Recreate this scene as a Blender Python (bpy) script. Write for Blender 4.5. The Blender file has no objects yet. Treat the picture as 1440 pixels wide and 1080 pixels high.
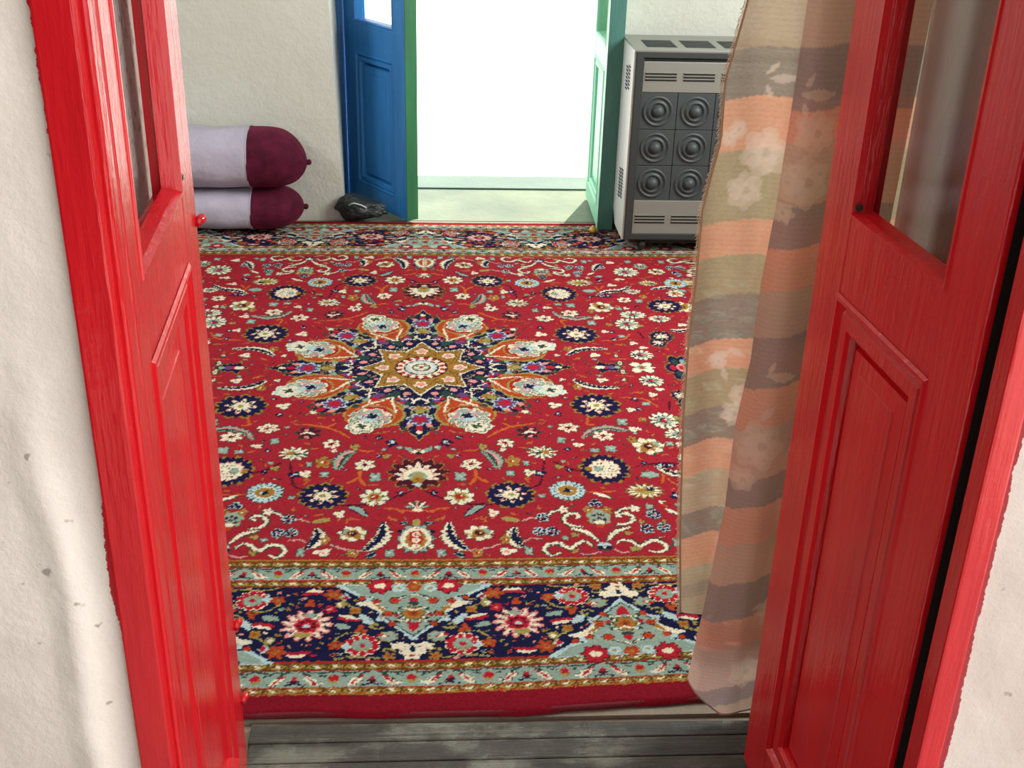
import bpy, bmesh, math, random
import numpy as np
from mathutils import Vector, Matrix, noise
random.seed(7); rng = np.random.default_rng(7)
scene = bpy.context.scene
COL = scene.collection

# ------------------------------------------------------------------ camera
cam_d = bpy.data.cameras.new('camera'); cam = bpy.data.objects.new('camera', cam_d); COL.objects.link(cam)
cam_d.sensor_width = 36.0; cam_d.sensor_fit = 'HORIZONTAL'
cam_d.lens = 36.0 * 1626.65 / 1440.0
cam_d.clip_start = 0.02
_p, _r, _w = 0.445708, 0.029797, 0.070122
_cp, _sp, _cw, _sw = math.cos(_p), math.sin(_p), math.cos(_w), math.sin(_w)
fw = Vector((_sw*_cp, _cw*_cp, -_sp)); rt0 = Vector((_cw, -_sw, 0)); up0 = rt0.cross(fw)
rt = math.cos(_r)*rt0 + math.sin(_r)*up0; up = -math.sin(_r)*rt0 + math.cos(_r)*up0
mw = Matrix((( rt.x, up.x, -fw.x, 0.051573), (rt.y, up.y, -fw.y, -3.13553), (rt.z, up.z, -fw.z, 1.447278), (0, 0, 0, 1)))
cam.matrix_world = mw
scene.camera = cam

# ------------------------------------------------------------------ world, sun, added room fill lamps, exposure
scene.view_settings.view_transform = 'Standard'; scene.view_settings.look = 'None'
scene.view_settings.gamma = 1.0; scene.view_settings.use_curve_mapping = False
scene.view_settings.exposure = 0.55
w = bpy.data.worlds.new('world'); scene.world = w; w.use_nodes = True
bg = w.node_tree.nodes['Background']; bg.inputs[0].default_value = (0.94, 0.97, 1.0, 1); bg.inputs[1].default_value = 1.7
sd = bpy.data.lights.new('sun', 'SUN'); sd.energy = 5.0; sd.angle = 0.01; sd.color = (1.0, 0.95, 0.86)
sun = bpy.data.objects.new('sun', sd); COL.objects.link(sun)
sun.rotation_euler = Vector((-0.25, -0.66, -1.0)).to_track_quat('-Z', 'Y').to_euler()   # shines from the courtyard side, high
def area(name, loc, aim, sx, sy, power, col):
    l = bpy.data.lights.new(name, 'AREA'); l.shape = 'RECTANGLE'; l.size = sx; l.size_y = sy; l.energy = power; l.color = col
    o = bpy.data.objects.new(name, l); COL.objects.link(o); o.location = loc
    o.rotation_euler = (Vector(aim) - Vector(loc)).to_track_quat('-Z', 'Y').to_euler(); return o
area('added_room_fill', (2.0, -0.1, 1.55), (-1, -0.1, 0.4), 1.3, 1.1, 72, (0.97, 1.0, 0.97))  # added fill lamp to brighten the room; no window is built here
area('added_room_fill', (-1.95, 0.0, 1.55), (1, 0.0, 0.4), 1.3, 1.1, 26, (0.97, 1.0, 0.97))  # weaker added fill from the left, also without a window

# ------------------------------------------------------------------ helpers
def tag(o, label=None, cat=None, group=None, kind=None):
    if label: o['label'] = label
    if cat: o['category'] = cat
    if group: o['group'] = group
    if kind: o['kind'] = kind
    return o
def empty(name, loc=(0, 0, 0), rz=0.0, label=None, cat=None, group=None, kind=None):
    o = bpy.data.objects.new(name, None); COL.objects.link(o); o.location = loc; o.rotation_euler = (0, 0, rz)
    o.empty_display_size = 0.05
    return tag(o, label, cat, group, kind)
def link(name, bm, mat, parent=None, smooth=False):
    bmesh.ops.recalc_face_normals(bm, faces=bm.faces)
    me = bpy.data.meshes.new(name); bm.to_mesh(me); bm.free()
    if smooth:
        for f in me.polygons: f.use_smooth = True
    me.materials.append(mat)
    o = bpy.data.objects.new(name, me); COL.objects.link(o)
    if parent: o.parent = parent
    return o
def box(bm, x0, x1, y0, y1, z0, z1, bev=0.0):
    v = [bm.verts.new((x, y, z)) for x in (x0, x1) for y in (y0, y1) for z in (z0, z1)]
    fs = [bm.faces.new([v[i] for i in q]) for q in ((0,1,3,2), (4,6,7,5), (0,4,5,1), (2,3,7,6), (0,2,6,4), (1,5,7,3))]
    if bev > 0:
        es = set(e for f in fs for e in f.edges)
        bmesh.ops.bevel(bm, geom=list(es), offset=bev, segments=2, affect='EDGES', profile=0.6)
def bx(name, x0, x1, y0, y1, z0, z1, mat, parent=None, bev=0.0):
    bm = bmesh.new(); box(bm, min(x0,x1), max(x0,x1), min(y0,y1), max(y0,y1), z0, z1, bev); return link(name, bm, mat, parent, False)
def prism(bm, poly, a0, a1, axis='z'):
    def P(u, v, a): return {'z': (u, v, a), 'y': (u, a, v), 'x': (a, u, v)}[axis]
    A = [bm.verts.new(P(u, v, a0)) for u, v in poly]; B = [bm.verts.new(P(u, v, a1)) for u, v in poly]
    n = len(poly); bm.faces.new(A); bm.faces.new(B[::-1])
    for i in range(n): bm.faces.new((A[i], A[(i+1) % n], B[(i+1) % n], B[i]))
def lathe(bm, prof, origin, axis, seg=32):
    ax = Vector(axis).normalized(); t = ax.orthogonal().normalized(); b = ax.cross(t); o = Vector(origin); rings = []
    for r, h in prof:
        if r < 1e-5: rings.append([bm.verts.new(o + ax*h)])
        else: rings.append([bm.verts.new(o + ax*h + (t*math.cos(2*math.pi*i/seg) + b*math.sin(2*math.pi*i/seg))*r) for i in range(seg)])
    for A, B in zip(rings, rings[1:]):
        for i in range(seg):
            j = (i+1) % seg
            if len(A) == 1 and len(B) == 1: continue
            if len(A) == 1: bm.faces.new((A[0], B[i], B[j]))
            elif len(B) == 1: bm.faces.new((A[i], A[j], B[0]))
            else: bm.faces.new((A[i], A[j], B[j], B[i]))
def ring(bm, u0, u1, z0, z1, prof, yf):
    """mitred moulding round a rectangle in the local x-z plane; prof = (inset, depth), yf(depth) -> y"""
    R = []
    for ins, d in prof:
        y = yf(d); R.append([bm.verts.new(c) for c in ((u0+ins, y, z0+ins), (u1-ins, y, z0+ins), (u1-ins, y, z1-ins), (u0+ins, y, z1-ins))])
    for A, B in zip(R, R[1:]):
        for i in range(4): bm.faces.new((A[i], A[(i+1) % 4], B[(i+1) % 4], B[i]))
def grid(name, fn, nu, nv, mat, parent=None, smooth=True):
    bm = bmesh.new(); V = [[bm.verts.new(fn(i/nu, j/nv)) for j in range(nv+1)] for i in range(nu+1)]
    for i in range(nu):
        for j in range(nv): bm.faces.new((V[i][j], V[i+1][j], V[i+1][j+1], V[i][j+1]))
    me = bpy.data.meshes.new(name); bm.to_mesh(me); bm.free(); me.materials.append(mat)
    if smooth:
        for f in me.polygons: f.use_smooth = True
    o = bpy.data.objects.new(name, me); COL.objects.link(o)
    if parent: o.parent = parent
    return o
def tube(bm, pts, r, seg=8):
    pts = [Vector(q) for q in pts]; rings = []
    for i, q in enumerate(pts):
        d = (pts[min(i+1, len(pts)-1)] - pts[max(i-1, 0)]).normalized(); t = d.orthogonal().normalized() if i == 0 else (t - d*t.dot(d)).normalized()
        b = d.cross(t); rr = r[i] if isinstance(r, (list, tuple)) else r
        rings.append([bm.verts.new(q + (t*math.cos(2*math.pi*k/seg) + b*math.sin(2*math.pi*k/seg))*rr) for k in range(seg)])
    for A, B in zip(rings, rings[1:]):
        for k in range(seg): bm.faces.new((A[k], A[(k+1) % seg], B[(k+1) % seg], B[k]))
    bm.faces.new(rings[0][::-1]); bm.faces.new(rings[-1])

# ------------------------------------------------------------------ materials
def lin(c):
    return tuple(((v/255)/12.92 if v/255 <= 0.04045 else ((v/255+0.055)/1.055)**2.4) for v in c) + (1.0,)
class NT:
    def __init__(s, name):
        s.m = bpy.data.materials.new(name); s.m.use_nodes = True; s.t = s.m.node_tree; s.N = s.t.nodes; s.L = s.t.links
        s.b = s.N['Principled BSDF']; s.out = s.N['Material Output']
        s.tc = s.N.new('ShaderNodeTexCoord')
    def n(s, ty, **kw):
        o = s.N.new(ty)
        for k, v in kw.items():
            if k in o.inputs.keys(): o.inputs[k].default_value = v
            else: setattr(o, k, v)
        return o
    def mapping(s, scale=(1,1,1), src='Object'):
        mp = s.n('ShaderNodeMapping'); mp.inputs['Scale'].default_value = scale; s.L.new(s.tc.outputs[src], mp.inputs[0]); return mp.outputs[0]
    def noise(s, scale, detail=4, vec=None, rough=0.55):
        o = s.n('ShaderNodeTexNoise', Scale=scale, Detail=detail, Roughness=rough); s.L.new(vec if vec else s.tc.outputs['Object'], o.inputs[0]); return o.outputs[0]
    def ramp(s, src, stops):
        o = s.n('ShaderNodeValToRGB'); e = o.color_ramp.elements
        while len(e) < len(stops): e.new(0.5)
        for el, (pos, c) in zip(e, stops): el.position = pos; el.color = c
        s.L.new(src, o.inputs[0]); return o.outputs[0]
    def mix(s, fac, a, b):
        o = s.n('ShaderNodeMix', data_type='RGBA')
        for sock, v in ((o.inputs[0], fac), (o.inputs[6], a), (o.inputs[7], b)):
            if hasattr(v, 'links') or isinstance(v, bpy.types.NodeSocket): s.L.new(v, sock)
            else: sock.default_value = v
        return o.outputs[2]
    def math(s, op, a, b=0.0):
        o = s.n('ShaderNodeMath', operation=op)
        for i, v in ((0, a), (1, b)):
            if isinstance(v, bpy.types.NodeSocket): s.L.new(v, o.inputs[i])
            else: o.inputs[i].default_value = v
        return o.outputs[0]
    def bump(s, h, strength=0.3, dist=0.01):
        o = s.n('ShaderNodeBump', Strength=strength, Distance=dist); s.L.new(h, o.inputs['Height']); s.L.new(o.outputs[0], s.b.inputs['Normal'])
    def color(s, v):
        if isinstance(v, bpy.types.NodeSocket): s.L.new(v, s.b.inputs['Base Color'])
        else: s.b.inputs['Base Color'].default_value = v
        return s
    def set(s, **kw):
        for k, v in kw.items(): s.b.inputs[k.replace('_', ' ')].default_value = v
        return s
def plain(name, c, rough=0.5, metal=0.0, bump=None, var=0.0):
    t = NT(name); t.set(Roughness=rough, Metallic=metal)
    if var: t.color(t.ramp(t.noise(9, 5), [(0.3, tuple(v*(1-var) for v in lin(c)[:3])+(1,)), (0.7, lin(c))]))
    else: t.color(lin(c))
    if bump: t.bump(t.noise(bump[0], 5), bump[1], bump[2])
    return t.m
def gloss_paint(name, c, c2, rough, streak=(14, 14, 2.2), bs=0.5, bd=0.004, spot=0.35):
    t = NT(name); t.set(Roughness=rough, Specular_IOR_Level=0.5)
    v = t.mapping(streak); a = t.noise(1.0, 5, v, 0.6); b = t.noise(60, 3)
    t.color(t.ramp(a, [(0.3, lin(c2)), (0.6, lin(c))]))
    f = t.noise(1.0, 4, t.mapping((110, 110, 9)), 0.6)
    v2 = t.n('ShaderNodeTexVoronoi', Scale=55.0); t.L.new(t.tc.outputs['Object'], v2.inputs[0])
    dots = t.math('LESS_THAN', v2.outputs['Distance'], 0.13)
    h = t.math('ADD', t.math('MULTIPLY', f, 0.55), t.math('ADD', t.math('MULTIPLY', b, 0.35), t.math('ADD', t.math('MULTIPLY', a, 1.6), t.math('MULTIPLY', dots, spot))))
    t.bump(h, bs, bd); return t.m
M = {}
M['red'] = gloss_paint('red_gloss_paint', (205, 22, 32), (188, 18, 28), 0.22)
M['blue'] = gloss_paint('blue_gloss_paint', (48, 132, 204), (38, 114, 188), 0.28)
M['green'] = gloss_paint('green_paint', (150, 222, 180), (130, 208, 164), 0.4)
M['dkgreen'] = gloss_paint('dark_green_paint', (52, 120, 78), (42, 104, 70), 0.4)
M['teal'] = gloss_paint('teal_green_paint', (66, 118, 108), (56, 104, 98), 0.45)
M['black'] = plain('gap_shade_black', (22, 17, 15), 0.9)  # flat black for the shade in the hinge gap
M['rust'] = plain('rusty_screw', (60, 45, 40), 0.5, 0.6)
def glass_mat():
    t = NT('window_glass'); t.set(Roughness=0.03, IOR=1.1, Transmission_Weight=1.0); t.color((0.93, 0.95, 0.95, 1))
    # thin pane: mostly clear with a weak mirror
    tr = t.n('ShaderNodeBsdfTransparent'); tr.inputs[0].default_value = (0.93, 0.95, 0.95, 1)
    gl = t.n('ShaderNodeBsdfGlossy', Roughness=0.06); mx = t.n('ShaderNodeMixShader', Fac=0.045)
    t.L.new(tr.outputs[0], mx.inputs[1]); t.L.new(gl.outputs[0], mx.inputs[2]); t.L.new(mx.outputs[0], t.out.inputs[0])
    return t.m
M['glass'] = glass_mat()
def plaster(name, c, c2, specks=0.0, bs=0.35):
    t = NT(name); t.set(Roughness=0.75)
    a = t.noise(2.3, 6); b = t.noise(14, 6, rough=0.65); col = t.ramp(a, [(0.32, lin(c2)), (0.66, lin(c))])
    if specks:
        s = t.noise(62, 2); sx = t.n('ShaderNodeSeparateXYZ'); t.L.new(t.tc.outputs['Object'], sx.inputs[0])   # only the left reveal is spattered
        col = t.mix(t.math('MULTIPLY', t.ramp(s, [(0.58, (0,0,0,1)), (0.64, (specks, specks, specks, 1))]), t.math('LESS_THAN', sx.outputs[0], 0.0)), col, lin((110, 92, 80)))
    t.color(col); t.bump(t.math('ADD', t.math('MULTIPLY', a, 1.5), t.math('ADD', b, t.math('MULTIPLY', t.noise(70, 3), 0.25))), bs, 0.02); return t.m
M['plaster'] = plaster('white_plaster', (200, 201, 192), (193, 193, 183))
M['reveal'] = plaster('speckled_plaster', (196, 178, 166), (186, 168, 156), 0.75)
def front_plaster(side):
    """whitewash with the red frame paint brushed raggedly over its edge (object x is world x)"""
    t = NT('whitewashed_plaster'); t.set(Roughness=0.55)
    a = t.noise(3.0, 6); b = t.noise(22, 6, rough=0.7)
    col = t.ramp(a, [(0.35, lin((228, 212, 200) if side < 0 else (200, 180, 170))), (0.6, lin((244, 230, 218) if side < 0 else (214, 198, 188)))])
    cr = t.n('ShaderNodeTexVoronoi', Scale=9.0, feature='DISTANCE_TO_EDGE'); t.L.new(t.tc.outputs['Object'], cr.inputs[0])
    sp = t.noise(40, 2); col = t.mix(t.ramp(sp, [(0.70, (0,0,0,1)), (0.74, (0.6,0.6,0.6,1))]), col, lin((120, 95, 85)))
    sx = t.n('ShaderNodeSeparateXYZ'); t.L.new(t.tc.outputs['Object'], sx.inputs[0])
    wob = t.math('ADD', t.math('MULTIPLY', t.noise(1.0, 3, t.mapping((2, 2, 5))), 0.022), t.math('MULTIPLY', t.noise(1.0, 5, t.mapping((60, 10, 130)), 0.8), 0.010))
    if side < 0: e = t.math('GREATER_THAN', t.math('ADD', sx.outputs[0], wob), EDGE_L + 0.016)
    else: e = t.math('LESS_THAN', t.math('ADD', sx.outputs[0], wob), EDGE_R + 0.016)
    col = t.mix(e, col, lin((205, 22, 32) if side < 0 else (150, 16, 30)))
    t.color(col)
    t.bump(t.math('ADD', t.math('MULTIPLY', a, 1.2), t.math('MULTIPLY', b, 0.45)), 0.45, 0.015); return t.m
EDGE_L, EDGE_R = -0.282, 0.648
M['sill'] = plaster('mottled_cement', (132, 142, 114), (100, 112, 96))
M['step'] = plaster('pale_green_cement', (112, 130, 116), (98, 118, 106))
M['mortar'] = plaster('dusty_mortar', (140, 130, 112), (112, 102, 88))
M['concrete'] = plaster('pale_concrete', (214, 214, 204), (188, 192, 180))
M['ground'] = plaster('bright_courtyard_ground', (240, 238, 230), (232, 230, 220))
def wood_dark():
    t = NT('dark_painted_wood')
    g = t.noise(1.0, 6, t.mapping((3, 70, 10)), 0.7); l = t.noise(1.0, 5, t.mapping((5, 9, 5)), 0.6); k = t.noise(1.0, 5, t.mapping((1.2, 160, 10)), 0.6)
    col = t.ramp(g, [(0.3, lin((26, 25, 19))), (0.62, lin((58, 55, 43)))])
    painted_glare = t.ramp(t.math('ADD', t.math('MULTIPLY', l, .8), t.math('MULTIPLY', k, .2)), [(0.49, (0, 0, 0, 1)), (0.60, (0.62, 0.62, 0.62, 1))])  # pale patches paint glossy reflections into the board colour
    col = t.mix(painted_glare, col, lin((136, 142, 124))); t.color(col)
    r = t.ramp(l, [(0.42, (0.5,)*3+(1,)), (0.58, (0.17,)*3+(1,))]); t.L.new(r, t.b.inputs['Roughness']); t.set(Specular_IOR_Level=0.6)
    t.bump(t.math('ADD', g, t.math('ADD', t.math('MULTIPLY', k, .7), t.math('MULTIPLY', t.noise(16, 4), 2.0))), 0.6, 0.012); return t.m
M['wood'] = wood_dark()


# ------------------------------------------------------------------ the room shell
def struct(o): o['kind'] = 'structure'; return o
BW = 1.47                                           # inner face of the far wall
def slab(name, x0, x1, y0, y1, z0, z1, mat, lab, cat='wall'):
    o = bx(name, x0, x1, y0, y1, z0, z1, mat); return tag(o, lab, cat, kind='structure')
slab('floor', -2.0, 2.1, -1.495, BW+.002, -0.08, -0.014, M['mortar'], 'bare concrete floor of the room under the red carpet', 'floor')
slab('wall_left', -2.2, -2.0, -2.1, 1.9, -0.08, 2.7, M['plaster'], 'white plastered side wall of the room left of the rolled bolsters')
slab('wall_right', 2.1, 2.3, -2.1, 1.9, -0.08, 2.7, M['plaster'], 'white plastered side wall of the room beyond the gas heater')
slab('ceiling', -2.2, 2.3, -2.15, 1.95, 2.7, 2.85, M['plaster'], 'white plastered ceiling of the carpeted room', 'ceiling')
# far wall in one piece round the far doorway; the left edge of the opening leans a little
bm = bmesh.new()
def wallpoly(bm, front, back, y0, y1):
    A = [bm.verts.new((x, y0, z)) for x, z in front]; B = [bm.verts.new((x, y1, z)) for x, z in back]; n = len(A)
    bm.faces.new(A); bm.faces.new(B[::-1])
    for i in range(n): bm.faces.new((A[i], A[(i+1) % n], B[(i+1) % n], B[i]))
wallpoly(bm, [(-2.0, -.08), (-.329, -.08), (-.366, .9), (-.37, 1.95), (-2.0, 1.95)], [(-2.0, -.08), (-.36, -.08), (-.372, .9), (-.37, 1.95), (-2.0, 1.95)], BW, 1.9)
wallpoly(bm, [(2.1, -.08), (.762, -.08), (.752, 1.95), (2.1, 1.95)], [(2.1, -.08), (.775, -.08), (.765, 1.95), (2.1, 1.95)], BW, 1.9)
box(bm, -2.0, 2.1, BW, 1.9, 1.95, 2.7)
tag(link('wall_back', bm, M['plaster']), 'white plastered far wall pierced by the open blue and green doorway', 'wall', kind='structure')
# near wall: reveals behind the red leaves
bm = bmesh.new()
prism(bm, [(-2.0, -2.095), (-.290, -2.095), (-.300, -2.04), (-.330, -1.62), (-.352, -1.5), (-2.0, -1.5)], -.3, 1.95)
prism(bm, [(2.1, -2.095), (.662, -2.095), (.668, -2.04), (.735, -1.5), (2.1, -1.5)], -.3, 1.95)
box(bm, -2.0, 2.1, -2.095, -1.5, 1.95, 2.7)
tag(link('wall_front', bm, M['reveal']), 'thick plastered near wall whose speckled reveals stand behind the red door leaves', 'wall', kind='structure')
def front_face(name, x0, x1, edge, side, lab):
    nu, nv = 150, 260
    def fn(u, v):
        x = x0 + (x1-x0)*u; z = -.25 + 2.25*v
        d = noise.noise(Vector((x*4, z*2.2, side*5)))*.007 + noise.noise(Vector((x*13, z*8, 3)))*.004 + noise.noise(Vector((x*38, z*30, 7)))*.0011
        if side < 0:
            r = x + .325 + .05*(z-.7) + .018*noise.noise(Vector((0, z*3, 0)))         # trowelled ridge running down beside the frame
            k_ = min(1, max(0, (1.02-z)/.22)); d += k_*(.014*math.exp(-(r/.016)**2) + (.008 if r < 0 else 0)*min(1, abs(r)/.02))
        f = min(1, abs(x-edge)/.03)
        return (x, -2.118 - .006 - d*f*.9 - .004*(1-f), z)
    o = grid(name, fn, nu, nv, front_plaster(side)); return tag(o, lab, 'wall', kind='structure')
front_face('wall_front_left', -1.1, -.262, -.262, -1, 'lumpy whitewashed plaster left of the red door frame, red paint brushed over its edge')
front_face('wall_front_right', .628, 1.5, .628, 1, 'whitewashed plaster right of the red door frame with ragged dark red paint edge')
# threshold: dark boards between the red jambs
root = empty('trim_1', (0, 0, 0), 0, 'dark weathered plank threshold between the red doors in front of the carpet', 'threshold', kind='structure')
bx('sill_bed', -.30, .68, -2.1, -1.497, -.09, -.022, M['mortar'], root)
ys_ = [-2.09, -1.99, -1.885, -1.775, -1.668, -1.604, -1.556, -1.5045]
for i, (a, b) in enumerate(zip(ys_, ys_[1:])):
    bm = bmesh.new()
    l, r = -.284 + .004*random.random(), .645 - .008*random.random()
    tl, tr = (0, -.013) if i == len(ys_)-2 else (random.uniform(-.002, .002),)*2
    vs = [(l, a+.0015), (r, a+.0015), (r, b-.0015+tr), (l, b-.0015+tl)]
    prism(bm, vs, -.03, -.009+random.uniform(-.001, .001)); bmesh.ops.bevel(bm, geom=bm.edges[:], offset=.0015, segments=1, affect='EDGES')
    o = link('plank', bm, M['wood'], root)
# far doorway: sill, courtyard
slab('trim_2', -.36, .77, BW+.003, 1.935, -.12, -.012, M['sill'], 'pale cement sill floor inside the far doorway', 'sill')
slab('trim_3', -.55, .95, 1.937, 2.135, -.14, -.004, M['step'], 'outer pale cement step of the far doorway', 'step')
slab('floor_courtyard', -12, 14, 1.945, 16, -.5, -.32, M['ground'], 'sunlit white courtyard ground beyond the far doorway', 'ground')
slab('wall_courtyard', -12, 14, 16, 16.3, -.5, 3.2, M['ground'], 'sunlit white courtyard wall far beyond the open doorway', 'wall')
slab('floor_porch', -6, 6, -9, -2.125, -.5, -.16, M['concrete'], 'pale concrete ground outside the red door where the viewer stands', 'ground')
bx_ = slab('ceiling_sun_block', -1.2, 1.6, 1.9, 2.78, 2.15, 2.25, M['plaster'], 'added unseen canopy limiting the sun outside the far doorway', 'canopy')  # added out of view to control how far sun reaches the sill

SKY_BLOCK = plain('sky_block_dark', (60, 48, 40), .9, 0, (8, .4, .02), .2)  # dark colour for the added light-blocking walls
slab('wall_sky_block_back', -2.6, .35, -4.8, -4.6, -.2, 5.0, SKY_BLOCK, 'added unseen dark wall behind the viewer, blocking sky light', 'wall')  # added out of view to cut sky light from behind left
slab('wall_sky_block_left', -1.3, -1.1, -4.6, -2.14, -.2, 5.0, SKY_BLOCK, 'added unseen dark wall left of the viewer, blocking sky light', 'wall')  # added out of view so the right red leaf stays darker

# ------------------------------------------------------------------ doors
def leaf(name, hinge, free, z0, z1, side, mat, panelz, glassz, lab, t=.04, stile=.09, hs=None, mould=.05, edge_mat=None, recess=.012, top=1.9, gmat=None, kindbits=None, mmat=None):
    """a framed leaf: local x from hinge to free edge, shown face at y=0, body behind it on the side given"""
    d = Vector(free) - Vector(hinge); W = d.length; rz = math.atan2(d.y, d.x)
    r = empty(name, (hinge[0], hinge[1], z0), rz, lab, 'door', kind='structure')
    Y = lambda dd: side*dd; H = z1 - z0; em = edge_mat or mat
    pz0, pz1 = panelz[0]-z0, panelz[1]-z0; gz0, gz1 = glassz[0]-z0, glassz[1]-z0
    hs = hs or stile
    bx('stile', 0, hs, Y(0), Y(t), 0, H, mat, r, .0025); bx('stile', W-stile, W, Y(0), Y(t), 0, H, mat, r, .0025)
    for a, b in ((0, pz0), (pz1, gz0), (gz1, H)): bx('rail', hs-.001, W-stile+.001, Y(.0008), Y(t-.0008), a, b, mat, r, .002)
    bm = bmesh.new(); m = mould
    ring(bm, hs-.004, W-stile+.004, pz0-.004, pz1+.004, [(0, .0), (.004, -.003), (m*.16, -.0035), (m*.3, .002), (m*.36, .006), (m*.45, .001), (m*.8, .0015), (m*.92, .006), (m*1.0, recess+.008), (m*1.06, recess+.012)], Y)
    link('moulding', bm, mmat or mat, r)
    bm = bmesh.new(); a = m*1.02
    x0, x1, q0, q1 = hs+a, W-stile-a, pz0+a, pz1-a
    ring(bm, x0, x1, q0, q1, [(0, recess+.010), (.004, recess-.001), (.03, recess-.002), (.031, recess-.0035)], Y)
    bm.faces.new([bm.verts.new(c) for c in ((x0+.031, Y(recess-.0035), q0+.031), (x1-.031, Y(recess-.0035), q0+.031), (x1-.031, Y(recess-.0035), q1-.031), (x0+.031, Y(recess-.0035), q1-.031))])
    yb = Y(t-.010); vs = [bm.verts.new(c) for c in ((hs-.002, yb, pz0-.002), (W-stile+.002, yb, pz0-.002), (W-stile+.002, yb, pz1+.002), (hs-.002, yb, pz1+.002))]; bm.faces.new(vs)
    link('panel', bm, mat, r)
    bm = bmesh.new(); ring(bm, hs-.003, W-stile+.003, gz0-.003, gz1+.003, [(0, .001), (.002, -.002), (.006, -.002), (.010, .006), (.013, t*.62), (.006, t*.66)], Y)
    link('glazing_bead', bm, mat, r)
    g = bx('glass_pane', hs+.004, W-stile-.004, Y(t*.66), Y(t*.66+.003), gz0+.004, gz1-.004, gmat or M['glass'], r)
    if em is not mat: bx('meeting_strip', W-.0005, W+.004, Y(-.001), Y(t+.002), .002, H-.002, em, r, .001)
    return r, W, Y
# near left leaf, near right leaf
L, WL, YL = leaf('door_1', (-.243, -2.072), (-.274, -1.612), .006, 1.90, +1, M['red'], (.11, .935), (1.030, 1.78), 'glossy red door leaf on the left, folded back against the whitewashed jamb', t=.036, stile=.105, hs=.055)
Rr, WR, YR = leaf('door_2', (.6065, -2.076), (.579, -1.630), .006, 1.90, -1, M['red'], (.11, .90), (1.010, 1.78), 'glossy red door leaf on the right with the curtain behind its glass', t=.038)
def latch(parent, W, Y, z, sx=1):
    bm = bmesh.new(); tube(bm, [(W-.010, Y(-.001), z), (W+.004, Y(-.006), z+.002), (W+.012, Y(-.004), z-.002)], [.006, .007, .005], 8)
    lathe(bm, [(0, 0), (.008, .001), (.009, .006), (.004, .012), (0, .013)], (W-.002, Y(.010), z-.012), (1, 0, -.2), 10); bm2 = bm
    o = link('latch_lug', bm2, M['red'], parent, True)
for z in (.962, .292, .142): latch(L, WL, YL, z-.006)
bm = bmesh.new(); lathe(bm, [(0, 0), (.007, 0), (.007, .003), (.003, .006), (0, .006)], (WL-.098, YL(.004), 1.043), (-1, -.3, .3), 12); link('screw', bm, M['rust'], L)
bm = bmesh.new(); lathe(bm, [(0, 0), (.005, 0), (.005, .003), (0, .004)], (WR-.100, YR(.004), 1.018), (-1, .3, .3), 12); link('screw', bm, M['rust'], Rr)
bx('gap_shade_strip', -.0022, .0005, YR(.009), YR(.0375), .004, 1.888, M['black'], Rr)  # dark strip painting the gap's shadow onto the leaf edge
for (P, Wd, Y) in ((L, WL, YL), (Rr, WR, YR)):       # hinge barrels on the jamb side
    for z in (.22, 1.55):
        bm = bmesh.new(); lathe(bm, [(0, 0), (.006, 0), (.006, .08), (0, .08)], (-.004, Y(.004), z), (0, 0, 1), 10); link('hinge', bm, M['red'], P, True)
# red door frame
fr = empty('trim_4', (0, 0, 0), 0, 'bright red painted wooden frame of the near doorway', 'door frame', kind='structure')
bx('jamb', -.2805, -.2445, -2.136, -2.080, -.16, 1.95, M['red'], fr, .003); bx('jamb', .6105, .638, -2.136, -2.104, -.16, 1.95, M['red'], fr, .003)
bx('jamb_bead', -.246, -.239, -2.118, -2.092, -.16, 1.95, M['red'], fr, .003); bx('head', -.2805, .638, -2.136, -2.08, 1.95, 1.99, M['red'], fr, .003)
bx('sill_board', -.2445, .6105, -2.130, -2.10, -.16, -.012, M['wood'], fr, .002)
# far leaves: blue inside faces, green outside faces
B, WB, YB = leaf('door_3', (-.335, 1.795), (-.077, 1.410), .004, 1.90, +1, M['blue'], (.085, .62), (.745, 1.78), 'blue painted left leaf of the far doorway, standing ajar into the room', t=.05, stile=.088, mould=.04, edge_mat=M['dkgreen'])
G, WG, YG = leaf('door_4', (.698, 1.80), (.690, 1.318), .004, 1.90, +1, M['green'], (.085, .62), (.715, 1.78), 'pale green right leaf of the far doorway beside the gas heater', t=.058, stile=.075, mould=.04, edge_mat=M['teal'])
ff = empty('trim_5', (0, 0, 0), 0, 'blue painted frame of the far doorway', 'door frame', kind='structure')
bx('jamb', -.372, -.333, 1.800, 1.87, -.012, 1.95, M['blue'], ff, .006); bx('jamb_bead', -.345, -.336, 1.785, 1.80, -.012, 1.95, M['blue'], ff, .003)
bx('jamb', .745, .775, 1.80, 1.87, -.012, 1.95, M['green'], ff, .004); bx('head', -.372, .775, 1.80, 1.87, 1.915, 1.96, M['blue'], ff, .004)

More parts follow.
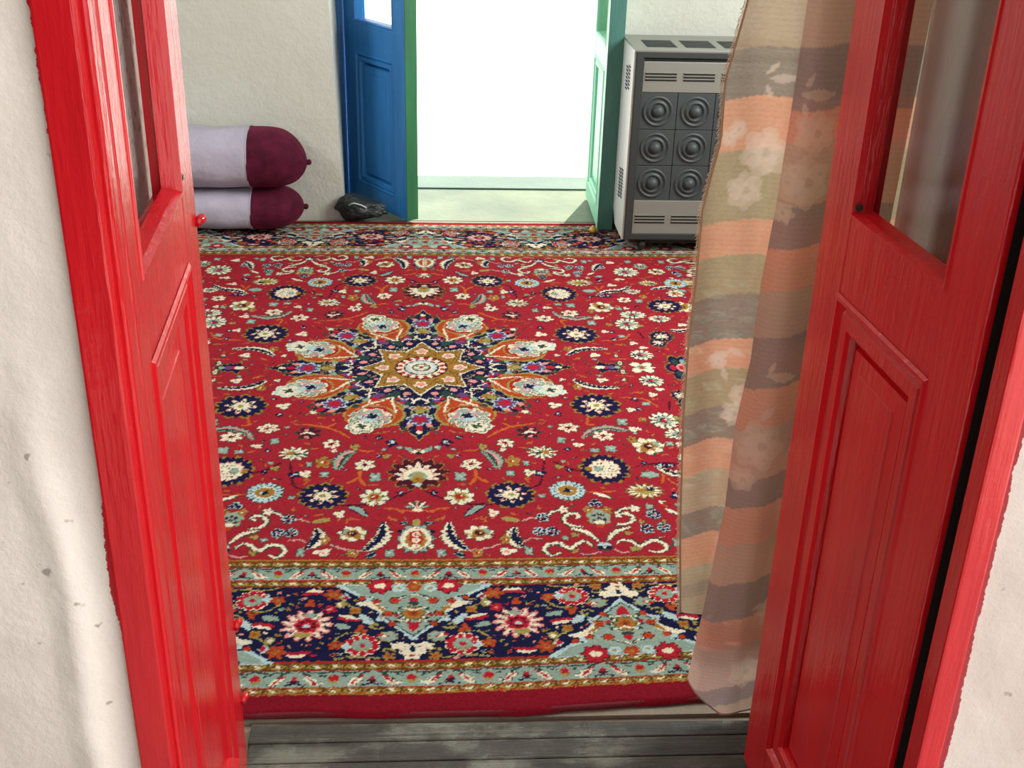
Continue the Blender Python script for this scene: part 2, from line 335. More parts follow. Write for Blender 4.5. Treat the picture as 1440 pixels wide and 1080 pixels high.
# ------------------------------------------------------------------ carpet
# ------------------------------------------------------------------ hand-knotted carpet (pattern drawn knot by knot in the pile colours)
PAL = dict(red=(140,30,42), navy=(20,22,54), cream=(206,196,172), blue=(126,146,134), gold=(142,102,42), rust=(156,60,30), pink=(196,128,124),
           green=(40,60,54), olive=(140,128,68), maroon=(66,18,34), crim=(158,26,42), edge=(114,16,30), dred=(150,34,30), brown=(84,58,26), lblue=(160,182,184), violet=(92,60,110), vine=(172,86,36), black=(20,20,34))
PK = list(PAL); PI = {k: i for i, k in enumerate(PK)}
class Canvas:
    def __init__(s, xs, ys): s.xs, s.ys = xs, ys; s.c = np.zeros((len(ys), len(xs)), np.uint8)
    def poly(s, P, col):
        P = np.asarray(P, float); i0, i1 = np.searchsorted(s.xs, [P[:,0].min(), P[:,0].max()]); j0, j1 = np.searchsorted(s.ys, [P[:,1].min(), P[:,1].max()])
        if i1 <= i0 or j1 <= j0: return
        X, Y = np.meshgrid(s.xs[i0:i1], s.ys[j0:j1]); ins = np.zeros(X.shape, bool); n = len(P)
        for k in range(n):
            x1, y1 = P[k]; x2, y2 = P[(k+1) % n]
            if y1 == y2: continue
            ins ^= ((y1 > Y) != (y2 > Y)) & (X < (x2-x1)*(Y-y1)/(y2-y1) + x1)
        s.c[j0:j1, i0:i1][ins] = PI[col]
class Pen:
    """draws in local coordinates; f maps an (n,2) array to rug coordinates"""
    def __init__(s, cv, f=lambda P: P): s.cv, s.f = cv, f
    def sub(s, f): g = s.f; return Pen(s.cv, lambda P: g(f(P)))
    def at(s, x, y, rx=1, ry=None, rot=0):
        ry = rx if ry is None else ry; c, d = math.cos(rot), math.sin(rot)
        return s.sub(lambda P: np.stack([x + rx*(P[:,0]*c - P[:,1]*d), y + ry*(P[:,0]*d + P[:,1]*c)], 1))
    def poly(s, P, col): s.cv.poly(s.f(np.asarray(P, float)), col)
    def rad(s, n, r0, r1, col, ph=0.0, pw=1.0, cx=0, cy=0):
        t = np.linspace(0, 2*math.pi, 84, endpoint=False); r = r0 + (r1-r0)*np.abs(np.cos(n*(t-ph)/2))**pw
        s.poly(np.stack([cx + r*np.cos(t), cy + r*np.sin(t)], 1), col)
    def disc(s, x, y, rx, ry, col, n=14):
        t = np.linspace(0, 2*math.pi, n, endpoint=False); s.poly(np.stack([x + rx*np.cos(t), y + ry*np.sin(t)], 1), col)
    def line(s, pts, w, col, off=0.0, tip=0.25, saw=0.0):
        P = np.asarray(pts, float)
        if len(P) > 2:
            Q = np.vstack([2*P[0]-P[1], P, 2*P[-1]-P[-2]]); out = []
            for i in range(1, len(Q)-2):
                for t in np.linspace(0, 1, 9, endpoint=False):
                    a, b, c, d = Q[i-1], Q[i], Q[i+1], Q[i+2]
                    out.append(0.5*((2*b) + (c-a)*t + (2*a-5*b+4*c-d)*t*t + (3*b-a-3*c+d)*t**3))
            out.append(P[-1]); P = np.array(out)
        else: P = np.array([P[0]*(1-t) + P[1]*t for t in np.linspace(0, 1, 8)])
        d = np.gradient(P, axis=0); d /= np.linalg.norm(d, axis=1)[:, None] + 1e-9; N = np.stack([-d[:,1], d[:,0]], 1)
        t = np.linspace(0, 1, len(P)); ww = w/2*(tip + (1-tip)*np.sin(math.pi*t)**0.7)
        if saw: ww = ww*(1 + saw*np.where(np.arange(len(P)) % 3 == 0, 1, -0.35))
        P = P + N*(off*np.sin(math.pi*t))[:, None]
        s.poly(np.vstack([P + N*ww[:, None], (P - N*ww[:, None])[::-1]]), col)
def flower(q, kind):
    if kind == 'navyf':
        q.rad(9, .80, 1.06, 'gold', .2); q.rad(18, .74, .98, 'navy', .2, .6); q.rad(8, .24, .66, 'pink', .1, 1.5); q.rad(8, .22, .58, 'cream', .1, 1.3)
        for k in range(8): a = .1 + k*math.pi/4; q.disc(.4*math.cos(a), .4*math.sin(a), .07, .07, 'maroon')
        q.disc(0, 0, .2, .2, 'cream'); q.disc(.02, 0, .13, .12, 'olive')
    elif kind == 'bigc':
        q.rad(11, .80, 1.05, 'gold', .1); q.rad(20, .74, .99, 'navy', .1, .6); q.rad(14, .52, .66, 'pink', 0, .8); q.rad(14, .48, .62, 'cream', 0, .8)
        for i in range(7):
            for j in range(5):
                x, y = -.35 + i*.14 + (j % 2)*.07, -.36 + j*.18
                if x*x + y*y < .24: q.disc(x, y, .035, .045, 'navy' if i > 2 else 'maroon', 8)
        q.disc(-.25, .02, .18, .2, 'blue'); q.disc(-.62, .02, .14, .16, 'gold')
    elif kind == 'palm':
        q.rad(13, .74, 1.06, 'gold', math.pi/2); q.rad(13, .70, 1.0, 'maroon', math.pi/2)
        for k in range(9):
            a = -.35 + k*(math.pi+.7)/8; L = .74 + .14*(k == 4)
            q.line([(0, -.25), (L*.6*math.cos(a), -.15 + L*.6*math.sin(a)), (L*math.cos(a), -.12 + L*math.sin(a))], .2, 'cream'); q.disc(.52*math.cos(a), -.13+.52*math.sin(a), .05, .07, 'pink')
        q.disc(0, -.18, .3, .32, 'blue'); q.disc(0, -.2, .2, .24, 'olive'); q.disc(0, -.42, .22, .16, 'gold'); q.disc(0, -.36, .07, .1, 'rust'); q.disc(0, -.68, .15, .1, 'lblue')
    elif kind == 'blossom':
        q.rad(6, .62, 1.05, 'green', .3); q.rad(6, .55, .96, 'cream', .3)
        for k in range(6): a = .3 + k*math.pi/3; q.line([(.1*math.cos(a), .1*math.sin(a)), (.62*math.cos(a), .62*math.sin(a))], .12, 'crim')
        q.disc(0, 0, .22, .22, 'maroon')
    elif kind in ('rosec', 'rosem', 'roseb'):
        n = {'rosec': 8, 'rosem': 7, 'roseb': 12}[kind]; q.rad(n, .74, 1.03, 'green', .2); q.rad(n, .64, .95, {'rosec': 'cream', 'rosem': 'cream', 'roseb': 'cream'}[kind], .2)
        for k in range(n): a = .2 + (k+.5)*2*math.pi/n; q.line([(.3*math.cos(a), .3*math.sin(a)), (.85*math.cos(a), .85*math.sin(a))], .1, 'green' if kind != 'rosem' else 'olive')
        if kind == 'rosem': q.disc(.4, .2, .3, .35, 'blue'); q.disc(-.35, -.4, .25, .25, 'gold')
        q.rad(6, .38, .5, {'rosec': 'olive', 'rosem': 'gold', 'roseb': 'blue'}[kind]); q.disc(0, 0, .3, .3, {'rosec': 'dred', 'rosem': 'maroon', 'roseb': 'navy'}[kind]); q.disc(.1, .05, .1, .1, 'cream')
        if kind == 'roseb': q.disc(-.05, 0, .17, .2, 'crim'); q.disc(.16, 0, .1, .14, 'pink')
    elif kind == 'sun':
        q.rad(18, .84, 1.04, 'green', 0, .7); q.rad(18, .74, .98, 'lblue', 0, .7)
        for k in range(18): a = (k+.5)*2*math.pi/18; q.line([(.58*math.cos(a), .58*math.sin(a)), (.84*math.cos(a), .84*math.sin(a))], .07, 'navy')
        q.disc(0, 0, .58, .56, 'cream'); q.disc(0, 0, .53, .5, 'gold'); q.rad(4, .12, .26, 'navy', .3); q.disc(.2, -.05, .08, .1, 'lblue')
    elif kind == 'burst':
        q.rad(14, .5, 1.06, 'gold', .1, 1.2); q.rad(14, .42, .92, 'cream', .1, 1.4); q.rad(9, .36, .6, 'olive'); q.disc(-.1, .1, .3, .2, 'gold'); q.rad(5, .12, .3, 'navy', cx=.35, cy=.25)
    elif kind == 'spiky':
        q.rad(11, .45, 1.05, 'green', .2, 1.2); q.rad(11, .4, .98, 'cream', .2, 1.4)
        for k in range(7): a = .4 + k*.9; q.line([(.2*math.cos(a), .2*math.sin(a)), (.8*math.cos(a), .8*math.sin(a))], .1, 'blue')
        q.disc(.2, .05, .3, .3, 'gold'); q.disc(-.2, -.1, .22, .14, 'green')
    elif kind == 'goldb': q.rad(5, .6, 1.03, 'olive', .4); q.rad(5, .5, .9, 'gold', .4); q.disc(-.1, 0, .3, .3, 'crim'); q.disc(.1, .05, .15, .2, 'cream')
    elif kind == 'budg': q.rad(3, .5, 1.0, 'green', .2); q.rad(3, .42, .88, 'olive', .2); q.disc(.1, 0, .3, .25, 'gold')
    elif kind == 'bud': q.rad(4, .55, 1.05, 'green', .7); q.rad(4, .5, .96, 'blue', .7); q.disc(.1, .1, .3, .2, 'lblue')
    elif kind == 'budgr': q.disc(0, 0, 1, 1, 'blue'); q.line([(-.7, -.1), (.6, .1)], .2, 'lblue')
    elif kind == 'budc': q.rad(3, .5, 1.05, 'green', .2); q.rad(3, .45, .98, 'cream', .2); q.disc(-.05, -.1, .3, .22, 'pink')
    elif kind == 'budn': q.rad(4, .5, 1.0, 'navy', .3); q.disc(-.1, .2, .3, .3, 'lblue'); q.disc(.35, -.2, .2, .2, 'pink')
    elif kind == 'lotus':
        for a, cc in ((.25, 'blue'), (2.89, 'blue'), (.75, 'cream'), (2.39, 'cream'), (math.pi/2, 'pink')): q.line([(0, -.7), (.55*math.cos(a), -.4+.8*math.sin(a)), (1.0*math.cos(a), -.45+1.3*math.sin(a))], .36, 'green'); q.line([(0, -.7), (.5*math.cos(a), -.4+.8*math.sin(a)), (.92*math.cos(a), -.45+1.2*math.sin(a))], .26, cc)
        q.disc(0, -.7, .4, .2, 'cream')
    elif kind == 'lotusc': q.line([(0, -.6), (-.6, .1), (-1, .9)], .5, 'blue'); q.line([(0, -.6), (.6, .1), (1, .9)], .5, 'blue'); q.disc(0, -.1, .5, .45, 'cream'); q.disc(0, -.5, .28, .3, 'navy'); q.disc(0, .1, .2, .2, 'gold')
    elif kind == 'shield':
        q.rad(12, .82, 1.03, 'green', 0); q.rad(12, .74, .96, 'blue', 0); q.disc(0, 0, .7, .72, 'crim'); 
        for sgn in (-1, 1): q.line([(0, -.75), (sgn*.6, -.3), (sgn*.55, .3), (0, .75)], .26, 'cream'); q.line([(0, -.7), (sgn*.45, -.2), (sgn*.35, .35)], .2, 'gold'); q.disc(sgn*.85, .45, .16, .12, 'navy'); q.disc(sgn*.8, -.5, .14, .12, 'cream')
        for y in (.62, .25, -.12, -.5): q.disc(0, y, .2, .15, 'cream'); q.disc(0, y, .08, .07, 'crim')
        q.disc(0, 1.05, .2, .22, 'olive')
    elif kind == 'tri':
        for k in range(6): a = k*math.pi/3 + .3; q.disc(.62*math.cos(a), .62*math.sin(a), .38, .38, 'lblue'); q.disc(.62*math.cos(a), .62*math.sin(a), .26, .27, 'navy')
        q.disc(0, 0, .34, .34, 'navy'); q.disc(0, 0, .24, .26, 'rust')
    elif kind == 'bell':
        q.rad(7, .75, 1.0, 'olive', .2); q.rad(7, .7, .92, 'blue', .2); q.disc(0, -.55, .4, .22, 'cream')
        for x, y in ((-.35, .2), (.35, .2), (0, .35), (-.45, -.3), (.45, -.3), (0, -.05)): q.disc(x, y, .15, .15, 'maroon')
        q.disc(0, -.98, .3, .15, 'rust')
    elif kind == 'tref':
        for x, y in ((-.5, -.2), (.5, -.2), (0, .45)): q.disc(x, y, .5, .5, 'lblue'); q.disc(x, y, .38, .4, 'navy')
    elif kind == 'starc': q.rad(5, .35, 1.05, 'green', .5); q.rad(5, .3, .95, 'cream', .5); q.disc(0, 0, .2, .2, 'pink')
    elif kind == 'knot': q.disc(0, .35, .75, .55, 'lblue'); q.disc(0, -.25, 1.0, .55, 'green'); q.disc(-.4, -.2, .4, .38, 'navy'); q.disc(.4, -.2, .4, .38, 'navy'); q.disc(0, -.1, .18, .2, 'cream'); q.line([(-.9, .1), (.9, .1)], .14, 'blue')
    elif kind == 'eye': q.rad(2, .3, 1.0, 'green', 0, .7); q.disc(0, 0, .5, .7, 'cream'); q.disc(0, 0, .25, .4, 'gold')
    elif kind == 'dark': q.rad(7, .5, 1.05, 'green', 0, .9); q.rad(7, .45, .9, 'maroon', 0, .9); q.line([(-.5, -.2), (.1, .1), (.6, -.1)], .3, 'cream'); q.line([(.0, .4), (.4, .5)], .25, 'pink'); q.line([(-.1, -.7), (.3, -.4)], .2, 'pink')
    elif kind == 'pend':
        for g, cc in ((1.08, 'gold'), (.97, 'navy')):
            q.poly([(-1*g, 0), (-.6, .35*g), (-.5*g, .95*g), (-.1, .5*g), (.4, .55*g), (1*g, 0), (.4, -.55*g), (-.1, -.5*g), (-.5*g, -.95*g), (-.6, -.35*g)], cc)
        q.disc(-.5, 0, .3, .25, 'cream'); q.disc(.15, 0, .25, .3, 'violet'); q.disc(.55, 0, .2, .2, 'blue'); q.disc(-.15, 0, .1, .3, 'crim')
    elif kind == 'cross': q.rad(4, .35, 1.05, 'green', math.pi/4, .8); q.rad(4, .3, .97, 'cream', math.pi/4, .8); q.disc(0, 0, .45, .3, 'blue'); q.disc(0, 0, .2, .2, 'rust'); q.disc(.6, 0, .4, .1, 'cream')
    elif kind == 'cart':
        q.rad(6, .72, 1.05, 'gold', 0); q.rad(6, .66, .98, 'navy', 0)
        for k in range(6): a = k*math.pi/3; q.disc(.5*math.cos(a), .5*math.sin(a), .2, .2, ('crim', 'green', 'blue')[k % 3])
        q.disc(0, 0, .3, .3, 'pink'); q.disc(0, 0, .16, .16, 'crim')
def stroke(q, kind, w, P):
    if kind == 'saz': q.line(P, w*1.15, 'green', saw=.25); q.line(P, w*.9, 'blue', saw=.3); q.line(P, w*.42, 'green', off=-w*.12, saw=.5); q.line(P, w*.2, 'pink', off=w*.1, saw=.6)
    elif kind == 'sazn': q.line(P, w*1.15, 'green', saw=.25); q.line(P, w*.98, 'cream', saw=.3); q.line(P, w*.5, 'navy', off=w*.16, saw=.6)
    elif kind == 'lleaf': q.line(P, w*1.25, 'navy', tip=.1, saw=.2); q.line(P, w*.8, 'blue', tip=.1)
    elif kind == 'leafn': q.line(P, w*1.3, 'blue', tip=.1); q.line(P, w*.8, 'navy', tip=.1)
    elif kind == 'leafc': q.line(P, w*1.3, 'green', tip=.1); q.line(P, w*.85, 'cream', tip=.1)
    elif kind == 'scr': q.line(P, w*1.5, 'green', tip=.4, saw=.25, off=w*.15); q.line(P, w*.85, 'cream', tip=.4, saw=.4)
    else: q.line(P, w*1.45, {'vo': 'vine', 'vn': 'maroon', 'vg': 'olive', 'vp': 'pink'}[kind], tip=.7)
FL = [('palm', 0.0, -0.628, 0.076, 0.078, 0), ('blossom', 0.134, -0.584, 0.028, 0.03, 0), ('goldb', 0.239, -0.571, 0.02, 0.03, 0), ('bud', 0.273, -0.58, 0.009, 0.014, 0), ('bud', 0.23, -0.63, 0.013, 0.016, 0), ('bud', 0.105, -0.645, 0.017, 0.026, 0), ('rosec', 0.102, -0.738, 0.038, 0.042, 0), ('navyf', 0.225, -0.732, 0.06, 0.06, 0), ('budc', 0.18, -0.813, 0.014, 0.018, 0), ('lotus', 0.0, -0.777, 0.031, 0.029, 0), ('rosem', 0.144, -0.898, 0.036, 0.035, 0), ('shield', 0.0, -0.918, 0.044, 0.065, 0), ('goldb', 0.203, -0.925, 0.012, 0.019, 0), ('bud', 0.057, -0.978, 0.013, 0.019, 0), ('goldb', 0.138, -0.979, 0.014, 0.017, 0), ('budc', 0.205, -0.974, 0.022, 0.016, 0), ('bud', 0.253, -0.973, 0.011, 0.02, 0), ('tri', 0.294, -0.835, 0.016, 0.021, 0), ('tri', 0.282, -0.894, 0.015, 0.019, 0), ('budc', 0.278, -0.628, 0.016, 0.02, 0), ('budn', 0.305, -0.634, 0.017, 0.018, 0), ('spiky', 0.317, -0.525, 0.041, 0.036, 0), ('budg', 0.084, -0.54, 0.016, 0.014, 0), ('budn', 0.04, -0.722, 0.009, 0.017, 0), ('budn', 0.1, -0.54, 0.009, 0.01, 0), ('bigc', 0.469, -0.614, 0.064, 0.075, 0), ('budgr', 0.579, -0.644, 0.024, 0.015, 0), ('sun', 0.365, -0.716, 0.046, 0.047, 0), ('burst', 0.553, -0.723, 0.048, 0.036, 0), ('bell', 0.427, -0.837, 0.03, 0.039, 0), ('goldb', 0.405, -0.806, 0.013, 0.016, 0), ('goldb', 0.449, -0.807, 0.013, 0.016, 0), ('tref', 0.425, -0.776, 0.017, 0.02, 0), ('starc', 0.515, -0.801, 0.016, 0.018, 0), ('starc', 0.346, -0.802, 0.015, 0.018, 0), ('knot', 0.425, -0.961, 0.02, 0.02, 0), ('budg', 0.487, -0.906, 0.012, 0.01, 0), ('budg', 0.494, -0.971, 0.018, 0.012, 0), ('budg', 0.362, -0.91, 0.012, 0.011, 0), ('budg', 0.356, -0.975, 0.012, 0.012, 0), ('tri', 0.558, -0.828, 0.018, 0.02, 0), ('tri', 0.533, -0.889, 0.017, 0.02, 0), ('tri', 0.572, -0.883, 0.016, 0.02, 0), ('tri', 0.312, -0.894, 0.016, 0.02, 0), ('bud', 0.554, -0.794, 0.011, 0.013, 0), ('budg', 0.524, -0.859, 0.009, 0.01, 0), ('budg', 0.579, -0.858, 0.006, 0.01, 0), ('bud', 0.594, -0.949, 0.013, 0.021, 0), ('budn', 0.627, -0.747, 0.015, 0.02, 0), ('budn', 0.574, -0.586, 0.009, 0.012, 0), ('budn', 0.617, -0.596, 0.018, 0.014, 0), ('budg', 0.355, -0.6, 0.015, 0.012, 0), ('budc', 0.655, -0.635, 0.012, 0.016, 0), ('budn', 0.379, -0.619, 0.009, 0.016, 0), ('budc', 0.587, -0.773, 0.01, 0.006, 0), ('budc', 0.535, 0.131, 0.02, 0.02, 0), ('eye', 0.479, 0.069, 0.019, 0.022, 0), ('pend', 0.56, 0.0, 0.05, 0.047, 0), ('roseb', 0.68, 0.134, 0.048, 0.045, 0), ('cross', 0.663, 0.0, 0.042, 0.047, 0), ('cart', 0.782, 0.0, 0.048, 0.096, 0), ('goldb', 0.452, -0.135, 0.015, 0.02, 0), ('budc', 0.53, -0.089, 0.019, 0.018, 0), ('roseb', 0.676, -0.093, 0.039, 0.04, 0), ('navyf', 0.491, -0.254, 0.071, 0.074, 0), ('budn', 0.608, -0.215, 0.014, 0.013, 0), ('bud', 0.636, -0.242, 0.015, 0.013, 0), ('budc', 0.664, -0.184, 0.015, 0.015, 0), ('budc', 0.586, -0.28, 0.015, 0.014, 0), ('budn', 0.61, -0.278, 0.01, 0.013, 0), ('roseb', 0.669, -0.345, 0.044, 0.053, 0), ('budc', 0.579, -0.397, 0.02, 0.015, 0), ('blossom', 0.489, -0.436, 0.031, 0.03, 0), ('bud', 0.551, -0.354, 0.017, 0.024, 0), ('budc', 0.416, -0.485, 0.018, 0.012, 0), ('blossom', 0.4, -0.387, 0.031, 0.029, 0), ('bud', 0.374, -0.46, 0.013, 0.019, 0), ('budn', 0.381, -0.309, 0.01, 0.014, 0), ('rosem', 0.601, -0.495, 0.045, 0.049, 0), ('bud', 0.499, -0.508, 0.018, 0.022, 0), ('budc', 0.685, -0.484, 0.011, 0.013, 0), ('navyf', 0.745, -0.191, 0.029, 0.038, 0), ('eye', 0.596, -0.085, 0.011, 0.014, 0), ('goldb', 0.609, -0.339, 0.012, 0.013, 0), ('budn', 0.761, 0.137, 0.012, 0.015, 0), ('budg', 0.775, 0.137, 0.013, 0.012, 0), ('budn', 0.598, 0.129, 0.008, 0.011, 0), ('budg', 0.728, 0.061, 0.013, 0.017, 0), ('goldb', 0.562, -0.457, 0.013, 0.019, 0), ('budn', 0.071, -0.469, 0.017, 0.026, 0), ('budn', 0.104, -0.44, 0.013, 0.013, 0), ('lotusc', 0.0, -0.513, 0.034, 0.025, 0), ('blossom', 0.226, -0.473, 0.025, 0.027, 0), ('dark', 0.291, -0.414, 0.036, 0.039, 0), ('bud', 0.374, -0.456, 0.013, 0.016, 0), ('budn', 0.38, -0.307, 0.012, 0.016, 0), ('budc', 0.376, -0.252, 0.021, 0.021, 0), ('budc', 0.413, -0.086, 0.01, 0.011, 0), ('budg', 0.165, -0.492, 0.014, 0.022, 0), ('budc', 0.217, -0.509, 0.008, 0.011, 0)]
ST = [('saz', 0.034, [(0.163, -0.51), (0.186, -0.532), (0.199, -0.568), (0.2, -0.609)]), ('lleaf', 0.02, [(0.164, -0.775), (0.139, -0.793), (0.113, -0.826)]), ('sazn', 0.034, [(0.075, -0.852), (0.074, -0.906), (0.089, -0.941), (0.115, -0.969)]), ('sazn', 0.03, [(0.228, -0.873), (0.218, -0.908), (0.226, -0.939), (0.243, -0.958)]), ('vg', 0.012, [(0.199, -0.838), (0.218, -0.841), (0.238, -0.85)]), ('leafn', 0.014, [(0.087, -0.974), (0.098, -0.985), (0.11, -0.991)]), ('vo', 0.006, [(0.143, -0.608), (0.143, -0.65), (0.126, -0.686)]), ('vo', 0.006, [(0.143, -0.642), (0.158, -0.661), (0.173, -0.674)]), ('vn', 0.005, [(0.003, -0.692), (0.021, -0.714), (0.039, -0.729), (0.067, -0.749)]), ('vn', 0.005, [(0.119, -0.772), (0.149, -0.774), (0.179, -0.776)]), ('vn', 0.005, [(0.256, -0.727), (0.275, -0.703), (0.297, -0.688), (0.308, -0.652), (0.321, -0.567)]), ('vo', 0.005, [(0.074, -0.788), (0.047, -0.794), (0.031, -0.811)]), ('leafn', 0.008, [(0.015, -0.852), (0.03, -0.854), (0.042, -0.854)]), ('vp', 0.004, [(0.117, -0.969), (0.157, -0.961), (0.191, -0.942)]), ('vp', 0.004, [(0.245, -0.85), (0.266, -0.837), (0.28, -0.84)]), ('vp', 0.003, [(0.244, -0.935), (0.262, -0.922), (0.286, -0.927)]), ('vo', 0.004, [(-0.003, -0.805), (0.019, -0.801), (0.039, -0.801)]), ('leafc', 0.014, [(0.426, -0.729), (0.447, -0.74), (0.469, -0.755)]), ('vo', 0.004, [(0.406, -0.722), (0.444, -0.727), (0.486, -0.72)]), ('scr', 0.012, [(0.433, -0.938), (0.45, -0.91), (0.472, -0.892), (0.494, -0.881)]), ('scr', 0.01, [(0.46, -0.87), (0.485, -0.868), (0.505, -0.854), (0.506, -0.836), (0.492, -0.823), (0.47, -0.831), (0.48, -0.838)]), ('scr', 0.008, [(0.469, -0.824), (0.482, -0.807), (0.5, -0.801), (0.524, -0.808)]), ('scr', 0.012, [(0.415, -0.937), (0.393, -0.902), (0.374, -0.891), (0.355, -0.881)]), ('scr', 0.01, [(0.383, -0.877), (0.357, -0.87), (0.344, -0.852), (0.351, -0.829), (0.37, -0.819), (0.381, -0.832), (0.367, -0.841)]), ('scr', 0.008, [(0.307, -0.826), (0.323, -0.81), (0.352, -0.8)]), ('scr', 0.011, [(0.451, -0.949), (0.466, -0.936), (0.489, -0.939), (0.505, -0.96), (0.538, -0.937), (0.558, -0.948), (0.565, -0.97), (0.546, -0.986), (0.521, -0.98)]), ('scr', 0.011, [(0.398, -0.959), (0.384, -0.937), (0.363, -0.947), (0.345, -0.966), (0.325, -0.945), (0.301, -0.946), (0.287, -0.969), (0.302, -0.993), (0.322, -0.983)]), ('vp', 0.004, [(0.446, -0.972), (0.459, -0.985), (0.478, -0.985)]), ('vp', 0.004, [(0.41, -0.98), (0.387, -0.992), (0.366, -0.987)]), ('leafc', 0.014, [(0.591, -0.804), (0.606, -0.819), (0.621, -0.833)]), ('vn', 0.005, [(0.551, -0.604), (0.588, -0.591), (0.633, -0.586), (0.662, -0.588)]), ('vn', 0.005, [(0.342, -0.572), (0.374, -0.605), (0.411, -0.627)]), ('vo', 0.005, [(0.619, -0.629), (0.604, -0.686)]), ('vo', 0.005, [(0.619, -0.661), (0.635, -0.692)]), ('vp', 0.003, [(0.554, -0.927), (0.568, -0.92)]), ('saz', 0.028, [(0.448, 0.148), (0.488, 0.181), (0.543, 0.191), (0.616, 0.19)]), ('sazn', 0.026, [(0.445, -0.085), (0.474, -0.121), (0.515, -0.139), (0.576, -0.137)]), ('saz', 0.026, [(0.431, -0.45), (0.458, -0.409), (0.503, -0.389), (0.539, -0.4), (0.561, -0.406)]), ('lleaf', 0.018, [(0.655, -0.443), (0.677, -0.428), (0.703, -0.428)]), ('vo', 0.005, [(0.561, -0.201), (0.635, -0.215), (0.666, -0.262)]), ('vo', 0.005, [(0.462, -0.325), (0.454, -0.369), (0.474, -0.369)]), ('vo', 0.005, [(0.55, 0.092), (0.589, 0.093), (0.611, 0.057)]), ('vn', 0.005, [(0.706, -0.222), (0.695, -0.281)]), ('vo', 0.004, [(0.575, -0.06), (0.606, -0.06), (0.628, -0.064)]), ('vo', 0.006, [(0.182, -0.44), (0.212, -0.407), (0.249, -0.38), (0.314, -0.361)]), ('vo', 0.005, [(0.249, -0.38), (0.224, -0.359)]), ('vo', 0.005, [(0.155, -0.505), (0.137, -0.514), (0.112, -0.511)])]
EXTRA = [('roseb', .736, -.837, .050, .052), ('sun', .560, -.735, .001, .001), ('roseb', .732, -.638, .030, .024), ('navyf', .822, -.504, .062, .062), ('roseb', .784, -.392, .040, .030), ('navyf', .764, -.242, .040, .045), ('roseb', .70, -.425, .048, .035),
  ('budc', .665, -.700, .020, .014), ('burst', .800, -.720, .036, .028), ('blossom', .690, -.560, .026, .026), ('bud', .740, -.550, .014, .018), ('rosec', .880, -.620, .034, .036), ('budn', .640, -.600, .014, .016), ('goldb', .760, -.590, .016, .018), ('budc', .70, -.760, .022, .012),
  ('tri', .650, -.890, .016, .020), ('bell', .80, -.900, .026, .034), ('budc', .690, -.940, .018, .018), ('bud', .760, -.950, .015, .018), ('rosem', .850, -.840, .034, .034), ('sun', .900, -.720, .044, .046), ('budg', .710, -.330, .016, .016), ('budc', .850, -.340, .018, .016), ('bud', .660, -.480, .012, .014),
  ('cross', .850, -.130, .034, .036), ('budn', .660, -.090, .014, .014), ('budc', .690, -.150, .016, .012), ('blossom', .880, -.240, .026, .026), ('rosec', .93, -.40, .034, .036), ('eye', .60, -.03, .014, .02)]
EXTRA_SAZ = [(.026, [(.60, -.60), (.64, -.640), (.69, -.650), (.73, -.69)]), (.026, [(.62, -.845), (.635, -.90), (.66, -.93)]), (.026, [(.80, -.66), (.86, -.68), (.90, -.66)]), (.022, [(.80, -.30), (.83, -.29), (.88, -.31)])]
